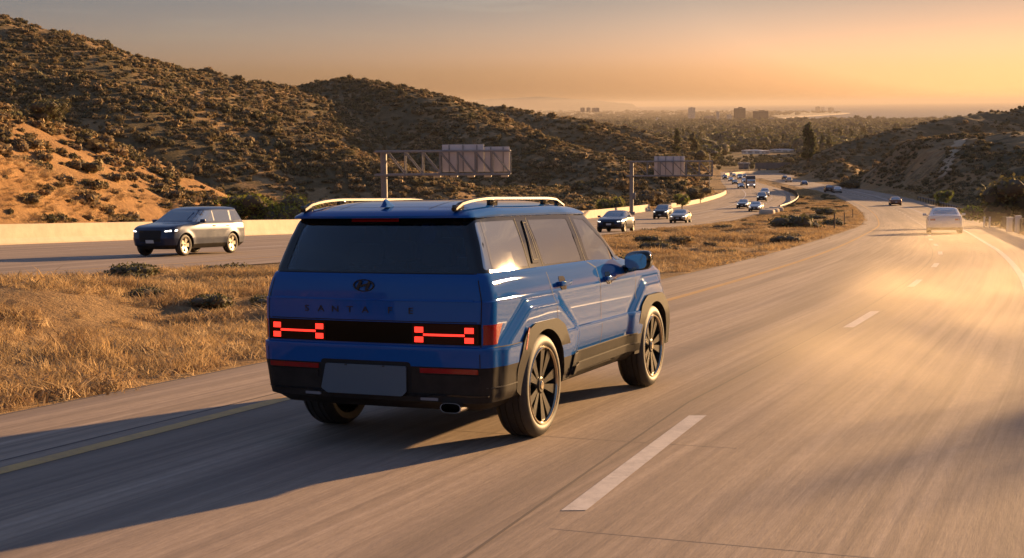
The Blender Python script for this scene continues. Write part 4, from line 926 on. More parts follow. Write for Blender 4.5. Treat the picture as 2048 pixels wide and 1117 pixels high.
# ------------------------------------------------------------------ plants
def leaf_cloud(n,lobes,ls,seed,flat=.0,up=.0):
    r=np.random.default_rng(seed); L=np.array(lobes,float); w=L[:,3]*L[:,4]*L[:,5]; k=r.choice(len(L),n,p=w/w.sum())
    d=r.normal(size=(n,3)); d/=np.linalg.norm(d,axis=1)[:,None]; rad=r.uniform(.35,1,n)**.5
    c=L[k,:3]+d*L[k,3:6]*rad[:,None]; c[:,2]=np.abs(c[:,2])
    nn=r.normal(size=(n,3))+d*.8; nn/=np.linalg.norm(nn,axis=1)[:,None]; t=np.cross(nn,r.normal(size=(n,3))); t/=np.linalg.norm(t,axis=1)[:,None]; b=np.cross(nn,t)
    s=(ls*r.uniform(.5,1.3,n))[:,None]
    V=np.stack([c-t*s*.5,c+b*s*.32,c+t*s*.6,c-b*s*.32],1).reshape(-1,3); F_=np.arange(4*n).reshape(-1,4); return V,F_
def blob(lobes,seed,k=.80):
    V=[];F_=[];r=random.Random(seed)
    for (x,y,z,a,b,c) in lobes:
        bm=bmesh.new(); bmesh.ops.create_icosphere(bm,subdivisions=2,radius=1)
        base=len(V)
        for v in bm.verts: q=k*(1+r.uniform(-.14,.14)); V.append((x+v.co.x*a*q,y+v.co.y*b*q,max(z+v.co.z*c*q,-.15)))
        F_+=[tuple(base+v.index for v in f.verts) for f in bm.faces]; bm.free()
    return V,F_
M_CHAP=leaf_mat('chaparral_leaves',(.115,.105,.045),(.23,.17,.078),(.38,.26,.13),.18)
M_CORE=mat('twiggy_core',(.10,.075,.042),.95)
M_GREEN=leaf_mat('green_leaves',(.15,.18,.03),(.20,.21,.035),(.26,.24,.05),.35)
M_TREE=leaf_mat('tree_leaves',(.075,.082,.032),(.11,.105,.042),(.155,.13,.06),.25)
M_DRY=leaf_mat('dry_grass_blades',(.52,.37,.19),(.44,.30,.14),(.34,.22,.11),.3)
M_BARK=mat('bark',(.12,.085,.06),.9,noise=(3,(.06,.045,.03),.7))
def hidden_proto(name,V,Fs,m):
    me=bpy.data.meshes.new(name); me.from_pydata([tuple(v) for v in V],[],[tuple(f) for f in Fs]); 
    for q in (m if isinstance(m,list) else [m]): me.materials.append(q)
    return bpy.data.objects.new(name,me)
def lobes_shrub(r,n=5,w=1.0,h=.8):
    return [(r.uniform(-.45,.45)*w,r.uniform(-.45,.45)*w,r.uniform(.25,.55)*h,r.uniform(.35,.6)*w,r.uniform(.35,.6)*w,r.uniform(.3,.5)*h) for _ in range(n)]
def shrub_data(seed,n=170,ls=.26,w=1.0,h=.8,core=True):
    r=random.Random(seed); lb=lobes_shrub(r,5,w,h); V,F_=leaf_cloud(n,lb,ls,seed)
    if core:
        V2,F2=blob(lb,seed,.66); b=len(V); V=list(map(tuple,V))+V2; F_=[tuple(f) for f in F_]+[tuple(b+i for i in f) for f in F2]
    return V,F_,n
def shrub_mesh(name,seed,mats,**k):
    V,F_,n=shrub_data(seed,**k); me=bpy.data.meshes.new(name); me.from_pydata([tuple(v) for v in V],[],[tuple(f) for f in F_]); me.materials.append(mats[0]); me.materials.append(mats[1])
    me.polygons.foreach_set('material_index',[0]*n+[1]*(len(F_)-n)); return me
def scatter(name,P,rot,scl,idx,protos,label=None,cat=None,kind='stuff'):
    me=bpy.data.meshes.new(name); me.from_pydata([tuple(p) for p in P],[],[])
    for nm,ty,arr in (('rot','FLOAT_VECTOR',rot),('scl','FLOAT_VECTOR',scl)):
        a=me.attributes.new(nm,ty,'POINT'); a.data.foreach_set('vector',np.asarray(arr,np.float32).ravel())
    a=me.attributes.new('idx','INT','POINT'); a.data.foreach_set('value',np.asarray(idx,np.int32))
    o=link(name,me); c=bpy.data.collections.new(name+'_kinds')
    for i,p in enumerate(protos): p.name='%02d_%s'%(i,p.name); c.objects.link(p)
    ng=bpy.data.node_groups.new(name,'GeometryNodeTree'); ng.interface.new_socket('Geometry',in_out='INPUT',socket_type='NodeSocketGeometry'); ng.interface.new_socket('Geometry',in_out='OUTPUT',socket_type='NodeSocketGeometry')
    N=ng.nodes;L=ng.links; gi=N.new('NodeGroupInput'); go=N.new('NodeGroupOutput'); ip=N.new('GeometryNodeInstanceOnPoints'); ci=N.new('GeometryNodeCollectionInfo'); ci.inputs['Collection'].default_value=c; ci.inputs['Separate Children'].default_value=True; ci.inputs['Reset Children'].default_value=True
    def at(nm,ty): q=N.new('GeometryNodeInputNamedAttribute'); q.data_type=ty; q.inputs['Name'].default_value=nm; return next(x for x in q.outputs if x.enabled and x.name=='Attribute')
    ip.inputs['Pick Instance'].default_value=True
    L.new(gi.outputs[0],ip.inputs['Points']); L.new(ci.outputs[0],ip.inputs['Instance']); L.new(at('idx','INT'),ip.inputs['Instance Index']); L.new(at('rot','FLOAT_VECTOR'),ip.inputs['Rotation']); L.new(at('scl','FLOAT_VECTOR'),ip.inputs['Scale']); L.new(ip.outputs[0],go.inputs[0])
    md=o.modifiers.new('scatter','NODES'); md.node_group=ng; tag(o,kind=kind)
    if label: tag(o,label,cat)
    return o
def zfast(x,y):   # vectorised height of the finished terrain
    return np.array([hz(a,b) for a,b in zip(x,y)])
def brush_cover():
    n=330000; r=np.random.default_rng(3)
    y=40*np.exp(r.random(n)*math.log(1000/40)); x=r.uniform(-.50,.52,n)*y
    s=edge_dist(x,y); keep=(s>3.5); x,y=x[keep],y[keep]
    z=zfast(x,y); h=z-G(y); left=x<LB(y)
    dens=.30+.55*sst(fbm(x/14,y/14,4),.36,.60)
    dens=np.where((h<1.2),.22,dens); 
    slopeA=left&(y<128)&(h>.5); dens=np.where(slopeA,.10+.55*sst(fbm(x/9+5,y/9,3),.50,.66),dens)
    dens=np.where(~left&(h>1),.42*sst(fbm(x/30+90,y/30,4),.33,.6),dens)
    # keep the number per square metre sensible: sampling is uniform in log distance
    k=r.random(len(x))<dens*np.clip(y/300,.32,1.0); x,y,z=x[k],y[k],z[k]; n=len(x)
    left=x<LB(y)
    sc_=.66*np.exp(r.normal(0,.36,n))*np.clip(.66+y/750,.75,1.7)*np.where(y<130,.75,1.0)*np.where(left,1.0,.85)
    P=np.column_stack([x,y,z-.12]); rot=np.column_stack([np.zeros(n),np.zeros(n),r.uniform(0,6.28,n)]); scl=np.column_stack([sc_*r.uniform(.9,1.3,n),sc_*r.uniform(.9,1.3,n),sc_*r.uniform(.9,1.4,n)])
    pr=[]
    for i in range(6):
        o=bpy.data.objects.new('shrub',shrub_mesh('shrub',50+i,[M_CHAP,M_CORE],n=150,ls=.34,w=1.0,h=.85)); pr.append(o)
    scatter('chaparral',P,rot,scl,r.integers(0,6,n),pr,'dry brown and olive brush covering the hillsides','brush')
    return n
brush_cover()
def grass():
    r=np.random.default_rng(8); pr=[]
    for i in range(5):
        n=120; a=r.uniform(0,6.28,n); rad=.30*np.sqrt(r.random(n)); bx=rad*np.cos(a);by=rad*np.sin(a); le=r.uniform(.14,.42,n); ta=r.uniform(0,6.28,n); tl=r.uniform(.05,.55,n)*le; w=r.uniform(.003,.008,n); V=[];F_=[]
        for k in range(n):
            dx,dy=math.cos(a[k]+1.57)*w[k],math.sin(a[k]+1.57)*w[k]; ex,ey=math.cos(ta[k])*tl[k],math.sin(ta[k])*tl[k]
            V+=[(bx[k]-dx,by[k]-dy,-.03),(bx[k]+dx,by[k]+dy,-.03),(bx[k]+ex*.45+dx*.7,by[k]+ey*.45+dy*.7,le[k]*.6),(bx[k]+ex*.45-dx*.7,by[k]+ey*.45-dy*.7,le[k]*.6),(bx[k]+ex,by[k]+ey,le[k])]
            b=5*k; F_+=[(b,b+1,b+2,b+3),(b+3,b+2,b+4)]
        pr.append(hidden_proto('tuft',V,F_,M_DRY))
    # median
    n=30000; y=9*np.exp(r.random(n)*math.log(330/9)); t=r.random(n); x=LP(y)+.5+(OE(y)-LP(y)-.9)*t
    d=sst(fbm(x/2.2,y/2.2,4),.40,.64); k=(r.random(n)<.10+.9*d)&((OE(y)-LP(y))>1.5)&(np.abs(x)<.47*y+4); x,y=x[k],y[k]
    # verges on both outer sides
    m=16000; y2=25*np.exp(r.random(m)*math.log(300/25)); sd_=r.random(m)<.5; off=r.uniform(.4,11,m); x2=np.where(sd_,OP(y2)+off,LB(y2)-1.8-off); k2=(np.abs(x2)<.47*y2+3)&(r.random(m)<.2+.8*sst(fbm(x2/4,y2/4,3),.4,.65)); x=np.concatenate([x,x2[k2]]); y=np.concatenate([y,y2[k2]])
    z=zfast(x,y); n=len(x); sc_=np.exp(r.normal(0,.3,n))*np.clip(.55+y/110,.6,1.7)
    scatter('dry_grass',np.column_stack([x,y,z]),np.column_stack([np.zeros(n),np.zeros(n),r.uniform(0,6.28,n)]),np.column_stack([sc_*1.35,sc_*1.35,np.clip(sc_,.5,1.1)*np.exp(np.clip(r.normal(-1.25,.4,n),-2.2,-.5))]),r.integers(0,5,n),pr,'golden dry grass on the median and road verges','grass')
grass()
def bushes():
    ms=[shrub_mesh('leaves',90+i,[M_SAGE,M_CORE],n=600,ls=.11,w=1.1,h=.62) for i in range(4)]
    r=random.Random(4); k=0
    while k<120:
        y=22*math.exp(r.random()*math.log(280/22)); t=r.uniform(.06,.94); a,b=float(LP(np.array(y))),float(OE(np.array(y))); x=a+(b-a)*t
        if abs(x)>.42*y+1 or b-a<3: continue
        o=link('low_bush',ms[k%4]); s=math.exp(r.gauss(-.95,.38))*(1+y/300); o.matrix_world=Matrix.Translation((x,y,hz(x,y)-.06))@Matrix.Rotation(r.uniform(0,6.28),4,'Z')@Matrix.Diagonal((s*1.25,s*1.1,s*1.15,1))
        big='broad' if s>.62 else 'mid-sized' if s>.40 else 'tiny'; side='near the yellow edge line' if t>.62 else 'along the oncoming carriageway' if t<.38 else 'in the middle of the dry grass'
        where='left of the big blue car' if x/y<-.13 else 'right of the big blue car' if y<120 else 'toward the curved guardrail'
        tag(o,'%s olive bush %s, %s'%(big,side,where),'bush','low bushes on the median'); k+=1
M_SAGE=leaf_mat('sage_leaves',(.10,.095,.040),(.14,.12,.05),(.20,.14,.065),.2)
bushes()
# ---- single bushes and trees
def tree_meshes(seed,H=1.0,kind='round'):
    r=random.Random(seed)
    if kind=='round': lb=[(r.uniform(-.28,.28),r.uniform(-.28,.28),r.uniform(.45,.85),r.uniform(.16,.26),r.uniform(.16,.26),r.uniform(.12,.2)) for _ in range(9)]
    elif kind=='tall': lb=[(r.uniform(-.10,.10),r.uniform(-.10,.10),.22+.085*i,r.uniform(.10,.17)*(1-.05*i),r.uniform(.10,.17)*(1-.05*i),r.uniform(.08,.12)) for i in range(9)]
    else: lb=[(r.uniform(-.36,.36),r.uniform(-.36,.36),r.uniform(.22,.60),r.uniform(.20,.32),r.uniform(.20,.32),r.uniform(.16,.26)) for _ in range(9)]
    V,F_=leaf_cloud(1500 if kind!='bush' else 2200,lb,.055 if kind!='bush' else .050,seed); n=len(F_); V2,F2=blob(lb,seed,.66); b=len(V); V=list(map(tuple,V))+V2; F_=[tuple(f) for f in F_]+[tuple(b+i for i in f) for f in F2]
    t=MB(); t.tube([(0,0,-.03),(.01,0,.25),(-.01,.01,.55)],[.030,.022,.012],7)
    for l in lb[:5]: t.tube([(0,0,.22),(l[0]*.6,l[1]*.6,l[2]*.8),(l[0],l[1],l[2])],[.014,.009,.004],5)
    return V,F_,n,t
_TM={}
def tree(name,x,y,h,kind,mats,label,cat,group=None,seed=0,wide=1.0,z=None):
    key=(kind,mats[0].name,seed%4)
    if key not in _TM:
        V,F_,n,t=tree_meshes(seed%4+{'round':0,'tall':10,'bush':20}[kind],1,kind); me=bpy.data.meshes.new('crown'); me.from_pydata([tuple(v) for v in V],[],[tuple(f) for f in F_]); me.materials.append(mats[0]); me.materials.append(mats[1]); me.polygons.foreach_set('material_index',[0]*n+[1]*(len(F_)-n))
        tm=bpy.data.meshes.new('trunk'); tm.from_pydata([tuple(v) for v in t.V],[],t.F); tm.materials.append(M_BARK); _TM[key]=(me,tm)
    me,tm=_TM[key]; e=empty(name,Matrix.Translation((x,y,(hz(x,y) if z is None else z)-.05))@Matrix.Rotation((seed*2.4)%6.28,4,'Z')@Matrix.Diagonal((h*wide,h*wide,h,1)),label,cat,group)
    link('crown',me,e); link('trunk',tm,e); return e
GM=[M_GREEN,M_CORE]; TM_=[M_TREE,M_CORE]; SM=[M_SAGE,M_CORE]
def at_px(u,v,Y=None):
    if Y is None:
        p=hit_px(u,v); return p.x,p.y
    d=ray(u,v); return float(d[0]*Y),Y
SPECIAL=[ # u, Y, height m, kind, mats, label, wide
 (545,97,4.4,'bush',GM,'bright green bush behind the pale wall, left of the big blue car',1.05),
 (580,100,3.4,'bush',GM,'smaller green bush behind the pale wall, touching the blue car roof corner',1.1),
 (480,99,3.0,'bush',GM,'low yellow-green bush behind the pale wall, above the oncoming dark car tail',1.5),
 (100,97,2.6,'bush',SM,'olive bush on the crest of the orange cut slope at the left edge',1.3),
 (1222,178,3.2,'bush',GM,'yellow-green bush behind the barrier, left of the second gantry post',1.2),
 (1364,196,3.0,'round',GM,'little open-crowned tree beside the road, right of the second gantry post',1.0),
 (1310,215,3.6,'bush',SM,'dark olive bush at the foot of the knoll behind the second gantry',1.5),
 (1400,232,4.2,'bush',SM,'dark bush on the knoll foot near the curved low barrier',1.3),
 (2045,92,5.0,'bush',SM,'large olive bush at the right edge beyond the guardrail',1.25),
 (1975,100,2.6,'bush',GM,'lower green bush beside the large olive one, toward the road',1.2),
 (1880,205,3.4,'bush',GM,'small yellow-green bush on the shoulder below the dirt path',1.0),
 (1915,150,1.9,'bush',SM,'low round bush on the right verge above the white car',1.4),
 (1700,330,3.6,'bush',SM,'dark bush at the foot of the right-hand slope near the bend',1.6),
]
for i,(u,Y,h,k,mm,lab,wd) in enumerate(SPECIAL):
    d=ray(u,400); x=float(d[0]*Y); tree('bush' if k=='bush' else 'small_tree',x,Y,h,k,mm,lab,'bush' if k=='bush' else 'tree',seed=i,wide=wd)
# roadside trees just outside the picture whose shadows lie across the right lane
for i,(x,y,h) in enumerate(((26.6,29.6,7.4),(32.2,29.3,8.6),(30.0,25.6,7.2))): tree('roadside_tree',x,y,h,'round',TM_,'open-crowned tree off the right shoulder, its shadow reaching the right lane','tree','trees off the right shoulder',seed=i+1,wide=.9)
def to_px(x,y,z):
    p=CR.T@np.array([x,y,z]); return 1024-F_PX*p[0]/p[2],558.5+F_PX*p[1]/p[2]
def hides_warehouse(x,y,h):
    u,v=to_px(x,y,float(G(y))+h); return 1418<u<1612 and y<1255 and v<316.5
def valley():
    r=random.Random(21); k=0; labs={'round':'rounded dark tree','tall':'tall narrow tree','bush':'spreading low tree'}
    while k<270:
        y=500*math.exp(r.random()**.9*math.log(2400/500)); u=r.uniform(1000,2080) if r.random()<.25 else r.uniform(1340,1760); x=float(ray(u,300)[0]*y)
        if (u>1630 and y<900) or edge_dist(np.array(x),np.array(y))<6 or (y<1150 and hz(x,y)-G(y)>5): continue
        kd=r.choice(['round','round','bush','tall']); h=r.uniform(7,13)*(1.35 if kd=='tall' else 1)*(1+y/5000)
        if hides_warehouse(x,y,h*.95):
            h=r.uniform(3.2,5.5); kd='bush'
            if hides_warehouse(x,y,h*.95): continue
        tree({'round':'broadleaf_tree','tall':'tall_tree','bush':'spreading_tree'}[kd],x,y,h,kd,TM_,labs[kd]+', '+('above the small round hill and right slope' if u>1620 else 'left of the long warehouses' if u<1420 else 'above the far bend')+(', near' if y<1000 else ', distant and hazy'),'tree','trees in the valley beyond the bend',seed=r.randrange(4),wide=r.uniform(.85,1.2)*(1 if kd!='tall' else .9)); k+=1
valley()
def thicket():
    r=random.Random(77); k=0
    while k<150:
        if k%2: x,y=ground_at(r.uniform(1425,1625),r.uniform(318,344)); h=r.uniform(4,8.5)
        else: y=r.uniform(800,1140); x=float(ray(r.uniform(1425,1625),310)[0]*y); h=r.uniform(3,6)
        if hides_warehouse(x,y,h*.95): h=3.0
        if y>640 and y<690: continue
        tree('spreading_tree',x,y,h,'bush',TM_,'dark bushy tree between the far retaining wall and the long pale warehouses','tree','trees between the bend and the warehouses',seed=k%4,wide=r.uniform(.9,1.3)); k+=1
thicket()
def far_woods():
    r=np.random.default_rng(31); n=16000; y=950*np.exp(r.random(n)*math.log(6500/950)); x=r.uniform(-.12,.45,n)*y
    k=r.random(n)<.35+.65*sst(fbm(x/180,y/300,4),.38,.6); k2=np.array([not(yy<1300 and hides_warehouse(xx,min(yy,1250),9)) for xx,yy in zip(x,y)]); k=np.where(k)[0] if False else k; x,y=x[k&k2],y[k&k2]; z=zfast(x,y)
    # groves on the coastal plain
    m=2600; pts=[]; 
    while len(pts)<m:
        u=r.uniform(950,1880); v=r.uniform(222,251); xx,yy=plane_at(u,v,-111)
        inside=(yy>6500) and ((u<1548) or (u<1600 and 223<v<231) or (u<1680 and 224<v<227.2) or (v>248.6+.5*(u<1600)))
        if inside and not (1550<u<1770 and 232<v<248.5): pts.append((xx,yy,-111.5))
    pts=np.array(pts); x=np.concatenate([x,pts[:,0]]);y=np.concatenate([y,pts[:,1]]);z=np.concatenate([z,pts[:,2]]); n=len(x)
    pr=[]
    for i in range(4):
        q=random.Random(i); lb=[(q.uniform(-.5,.5),q.uniform(-.5,.5),q.uniform(.3,.7),q.uniform(.25,.4),q.uniform(.25,.4),q.uniform(.25,.4)) for _ in range(6)]
        V,F_=leaf_cloud(240,lb,.16,i); nn=len(F_); V2,F2=blob(lb,i,.75); b=len(V); me=bpy.data.meshes.new('grove'); me.from_pydata(list(map(tuple,V))+V2,[],[tuple(f) for f in F_]+[tuple(b+j for j in f) for f in F2]); me.materials.append(M_TREE); me.materials.append(M_CORE); me.polygons.foreach_set('material_index',[0]*nn+[1]*len(F2)); pr.append(bpy.data.objects.new('grove',me))
    s=np.clip(8+y/700,8,17)*np.exp(r.normal(0,.28,n)); 
    scatter('far_woods',np.column_stack([x,y,z-.5]),np.column_stack([np.zeros(n),np.zeros(n),r.uniform(0,6.28,n)]),np.column_stack([s*1.35,s*1.35,s*.95]),r.integers(0,4,n),pr,'hazy woods and gardens filling the plain toward the coast','woods')
far_woods()
# ------------------------------------------------------------------ walls, rails, gantries
M_CONC=mat('sunlit_concrete',(.56,.46,.34),.85,noise=(1.3,(.42,.34,.25),.7),bump=(6,.3,.02))
M_STEEL=mat('galvanised_steel',(.24,.23,.22),.6,metal=.25,noise=(2.5,(.15,.14,.135),.7))
M_SIGNBACK=mat('sign_back_panel',(.66,.58,.52),.6,noise=(.9,(.50,.44,.41),.8))
M_POSTW=mat('white_marker',(.6,.55,.48),.6)
def sweep(name,path,prof,m,parent=None,closed=True,angle=30):
    P=[Vector(p) for p in path]; V=[];n=len(prof)
    for i,p in enumerate(P):
        t=P[min(i+1,len(P)-1)]-P[max(i-1,0)]; t.z=0; t.normalize(); nn=Vector((t.y,-t.x,0))
        V+=[p+nn*a+Vector((0,0,b)) for a,b in prof]
    Fs=[(i*n+k,i*n+(k+1)%n,(i+1)*n+(k+1)%n,(i+1)*n+k) for i in range(len(P)-1) for k in range(n if closed else n-1)]
    if closed: Fs+=[tuple(range(n))[::-1],tuple((len(P)-1)*n+k for k in range(n))]
    o=mesh(name,V,Fs,m,parent,True,angle); bm=bmesh.new(); bm.from_mesh(o.data); bmesh.ops.recalc_face_normals(bm,faces=bm.faces[:]); bm.to_mesh(o.data); bm.free(); return o
JERSEY=[(-.30,-.1),(-.30,.08),(-.14,.30),(-.09,.98),(.09,.98),(.14,.30),(.30,.08),(.30,-.1)]
ys=np.arange(20,193,2.0); tag(sweep('concrete_barrier',[(float(LB(y))-.85,y,float(G(y))) for y in ys],JERSEY,M_CONC),'long pale sunlit concrete wall along the outer edge of the far carriageway','barrier')
ys=np.arange(206,296,2.0); tag(sweep('low_barrier',[(float(LB(y))-.75,y,float(G(y))) for y in ys],[(-.2,-.1),(-.15,.7),(.15,.7),(.2,-.1)],M_CONC),'shorter curved pale barrier at the foot of the knoll behind the second gantry','barrier')
wp=[]; ctrl=[(1449,353.2),(1462,351),(1485,348.6),(1526,346.6),(1560,346.0),(1588,345.4)]
ctrl=[ground_at(u,v) for u,v in ctrl]
for (a,b) in zip(ctrl[:-1],ctrl[1:]):
    for t in np.linspace(0,1,6,endpoint=False): wp.append((a[0]+(b[0]-a[0])*t,a[1]+(b[1]-a[1])*t))
wp.append(ctrl[-1]); tag(sweep('retaining_wall',[(x,y,float(G(y))-.3) for x,y in wp],[(-.3,0),(-.2,1.5),(.2,1.5),(.3,0)],M_CONC),'distant bright retaining wall where the motorway bends away to the right','wall')
def flat_sheet(name,px,m,lift):
    pts=[ground_at(u,v) for u,v in px]; tri=mesh(name,[(x,y,float(G(y))+lift) for x,y in pts],[tuple(range(len(pts)))],m,smooth=False,uv=[(x,y) for x,y in pts]); return tri
def bend_surface():
    up=[(1450,354),(1485,349.6),(1526,347.6),(1560,347.0),(1592,346.4),(1625,346)]; lo=[(1450,361),(1485,359),(1526,357.5),(1560,356),(1592,354.5),(1625,353)]
    A=[ground_at(*p) for p in up];B=[ground_at(*p) for p in lo]; V=[];nc=8
    for i in range(len(A)-1):
        pass
    def L(P,t):
        k=min(int(t*(len(P)-1)),len(P)-2); f=t*(len(P)-1)-k; return (P[k][0]*(1-f)+P[k+1][0]*f,P[k][1]*(1-f)+P[k+1][1]*f)
    ni=30
    for i in range(ni+1):
        a=L(A,i/ni);b=L(B,i/ni)
        for j in range(nc+1): t=j/nc; x=a[0]+(b[0]-a[0])*t; y=a[1]+(b[1]-a[1])*t; V.append((x,y,float(G(y))+.05))
    Fs=[(i*(nc+1)+j,(i+1)*(nc+1)+j,(i+1)*(nc+1)+j+1,i*(nc+1)+j+1) for i in range(ni) for j in range(nc)]
    tag(mesh('road_far_bend',V,Fs,M_ROAD,uv=[(v[0],v[1]) for v in V],angle=None),kind='structure')
bend_surface()
WBEAM=[(-.02,.44),(.03,.47),(.05,.53),(.0,.58),(.05,.64),(.03,.71),(-.02,.74),(-.03,.70),(.015,.64),(-.035,.58),(.015,.53),(-.03,.48)]
M_RAIL=mat('weathered_guardrail',(.17,.15,.13),.65,noise=(2,(.11,.09,.075),.7))
def guardrail(label,pts,spacing=2.0,lift=0,prof=WBEAM,mm=None):
    P=[]
    for a,b in zip(pts[:-1],pts[1:]):
        n=max(2,int(math.dist(a,b)/1.0)); P+=[(a[0]+(b[0]-a[0])*t,a[1]+(b[1]-a[1])*t) for t in np.linspace(0,1,n,endpoint=False)]
    P.append(pts[-1]); Q=P
    for _ in range(12): Q=[Q[0]]+[((Q[i-1][0]+2*Q[i][0]+Q[i+1][0])/4,(Q[i-1][1]+2*Q[i][1]+Q[i+1][1])/4) for i in range(1,len(Q)-1)]+[Q[-1]]
    e=empty('guardrail',Matrix.Translation((Q[0][0],Q[0][1],float(G(Q[0][1])))),label,'guardrail'); inv=Vector(e.location)
    zz=lambda x,y: float(G(y))+lift
    sweep('rail',[Vector((x,y,zz(x,y)))-inv for x,y in Q],prof,mm or M_RAIL,e)
    k=max(1,int(round(spacing)))
    for x,y in Q[::k]:
        p=MB(); p.box(Vector((x-.06,y,zz(x,y)+.34))-inv,(.10,.10,.80)); p.build('post',M_POSTD,e)
    return e
M_POSTD=mat('dark_rail_post',(.10,.075,.055),.85)
gm=[ground_at(u,v) for u,v in ((1560,421),(1580,413.5),(1592,406),(1597,399.5),(1594,392.5),(1588,387.5),(1578,383.5),(1562,378.5))]
guardrail('curved guardrail round the end of the median by the oncoming bend',gm,2)
ce=MB(); gx,gy=ground_at(1550,425)
for i,(u,v) in enumerate(((1534,430.5),(1543,428.0),(1552,424.5))):
    x,y=ground_at(u,v); b=MB(); b.box((x,y,float(G(y))+.36),(1.9,1.2,.7),M=Matrix.Rotation(-.5-.2*i,3,'Z'),bev=.2); tag(b.build('concrete_block',M_CONC),['pale rounded concrete block, first and lowest of three before the curved guardrail','pale rounded concrete block, middle one of three before the curved guardrail','pale rounded concrete block touching the start of the curved guardrail'][i],'block','concrete blocks before the guardrail')
DOUBLE=[(-.03,.38),(.03,.38),(.04,.46),(.03,.54),(0,.56),(.03,.60),(.04,.68),(.03,.76),(-.03,.76)]
gr=[(float(OP(y))+.35,float(y)) for y in (92,86,80,74,68,62,56,50,44)]
guardrail('steel guardrail with two ridges at the right edge of the road',gr,2,prof=DOUBLE)
gr=[(float(OP(y))+.3,float(y)) for y in range(236,128,-9)]
guardrail('far low guardrail below the dirt path on the right shoulder',gr,4)
for i,(u,v,Y,w,lab) in enumerate(((2019,447,72,.26,'left one of two stout pale posts behind the right guardrail'),(2036,449,71,.26,'right one of two stout pale posts behind the right guardrail'),(1969,430,88,.10,'thin white marker at the start of the right guardrail, left of a pair'),(1980,432,86,.10,'thin white marker at the start of the right guardrail, right of a pair'))):
    d=ray(u,v); x=float(d[0]*Y); z=hz(x,Y); b=MB(); b.box((0,0,.45),(w,w,1.0),bev=.02); b.box((0,0,.98),(w*1.15,w*1.15,.06),bev=.01); o=b.build('marker_post',M_POSTW); o.location=(x,Y,z); tag(o,lab,'post','pale posts by the right guardrail')
for i,(u,v,lab) in enumerate(((1672,462,'stubby dark stake at the right end of the median grass'),(1705,438,'thin dark stake farther up at the right tip of the median grass'),(1688,452,'dark stake between two others at the right end of the median'))):
    x,y=ground_at(u,v); x=min(x,float(OE(y))-.8); b=MB(); b.tube([(0,0,-.1),(0.02,0,.55),(0,.01,1.1)],.05,7); o=b.build('stake',M_POSTD); o.location=(x,y,hz(x,y)); tag(o,lab,'stake','stakes at the tip of the median')
# ---- overhead sign gantries
def gantry(label,u,Y,H0,H1,span,heading,panels,lamps,bays,box_h):
    d=ray(u,400); x=float(d[0]*Y); z=float(G(Y)); e=empty('sign_gantry',Matrix.Translation((x,Y,z))@Matrix.Rotation(-heading,4,'Z'),label,'sign gantry')
    p=MB(); p.tube([(0,0,-.3),(0,0,H1+.05)],.27,16); p.box((0,0,.15),(.9,.9,.5),bev=.04); p.build('post',M_STEEL,e)
    dep=.55
    for zz in (H0,H1):
        for yy in (-dep,dep): c=MB(); c.box((span/2-.35,yy,zz),(span+.7,.15,.15),bev=.02); c.build('chord',M_STEEL,e)
    w=MB(); L=span/bays
    for yy in (-dep,dep):
        for i in range(bays):
            x0=.35+i*(span-.35)/bays; x1=.35+(i+1)*(span-.35)/bays
            w.tube([(x0,yy,H1-.05),(x1,yy,H0+.05)],.05,6); w.tube([(x1,yy,H0),(x1,yy,H1)],.055,6)
    for i in range(bays+1):
        x0=.35+i*(span-.35)/bays
        for zz in (H0,H1): w.tube([(x0,-dep,zz),(x0,dep,zz)],.04,6)
    w.build('lattice',M_STEEL,e)
    for (a,b,c,dd) in panels:
        s=MB(); s.box(((a+b)/2,dep+.30,(c+dd)/2),(b-a,.06,dd-c),bev=.01)
        po=s.build('sign_panel',M_SIGNBACK,e)
        n=max(2,int((b-a)/.9)); 
        for k in range(n):
            q=MB(); xx=a+(b-a)*(k+.5)/n; q.box((xx,dep+.22,(c+dd)/2),(.07,.10,dd-c-.05)); q.build('stiffener',M_STEEL,po)
    cw=MB(); 
    if lamps:
        for lx in lamps:
            l=MB(); l.box((lx,.9,H0-.22),(.62,.45,.16),bev=.05); l.tube([(lx,.5,H0-.05),(lx,.9,H0-.18)],.03,6); l.build('sign_lamp',M_LAMP,e)
        wk=MB(); wk.box((span*.55,.95,H0-.06),(span*.85,.5,.05)); wk.build('walkway',M_STEEL,e)
    bx=MB(); bx.box((.36,-.05,box_h),(.42,.35,.9),bev=.03); bx.build('control_cabinet',M_STEEL,e)
    return e
M_LAMP=mat('lamp_housing',(.55,.48,.36),.4)
gantry('nearer sign gantry with three pale panels seen from behind, over the far carriageway',769,107,4.55,6.45,10.4,R(2),[(4.75,8.2,4.7,6.95),(8.25,10.3,4.7,6.75)],[4.3,5.7,7.1,8.5,9.9],7,1.3)
gantry('farther sign gantry with one pale panel seen from behind, before the dark knoll',1263,174,5.2,7.1,10.7,R(3),[(3.05,7.1,5.25,7.75)],[],6,2.5)
def street_lamp(u,Y,h,label):
    d=ray(u,340); x=float(d[0]*Y); e=empty('street_lamp',Matrix.Translation((x,Y,hz(x,Y))),label,'street lamp','street lamps along the bend')
    p=MB(); p.tube([(0,0,0),(0,0,h),(.5,0,h+.3),(1.2,0,h+.4)],[.12,.08,.06,.05],8); p.build('pole',M_STEEL,e); q=MB(); q.box((1.5,0,h+.38),(.8,.3,.14),bev=.04); q.build('lamp_head',M_LAMP,e)
street_lamp(1419,290,8.5,'tall lamp at the tip of the knoll just right of the second gantry'); street_lamp(1497,640,9,'lamp beyond the far retaining wall, near the blue roof')
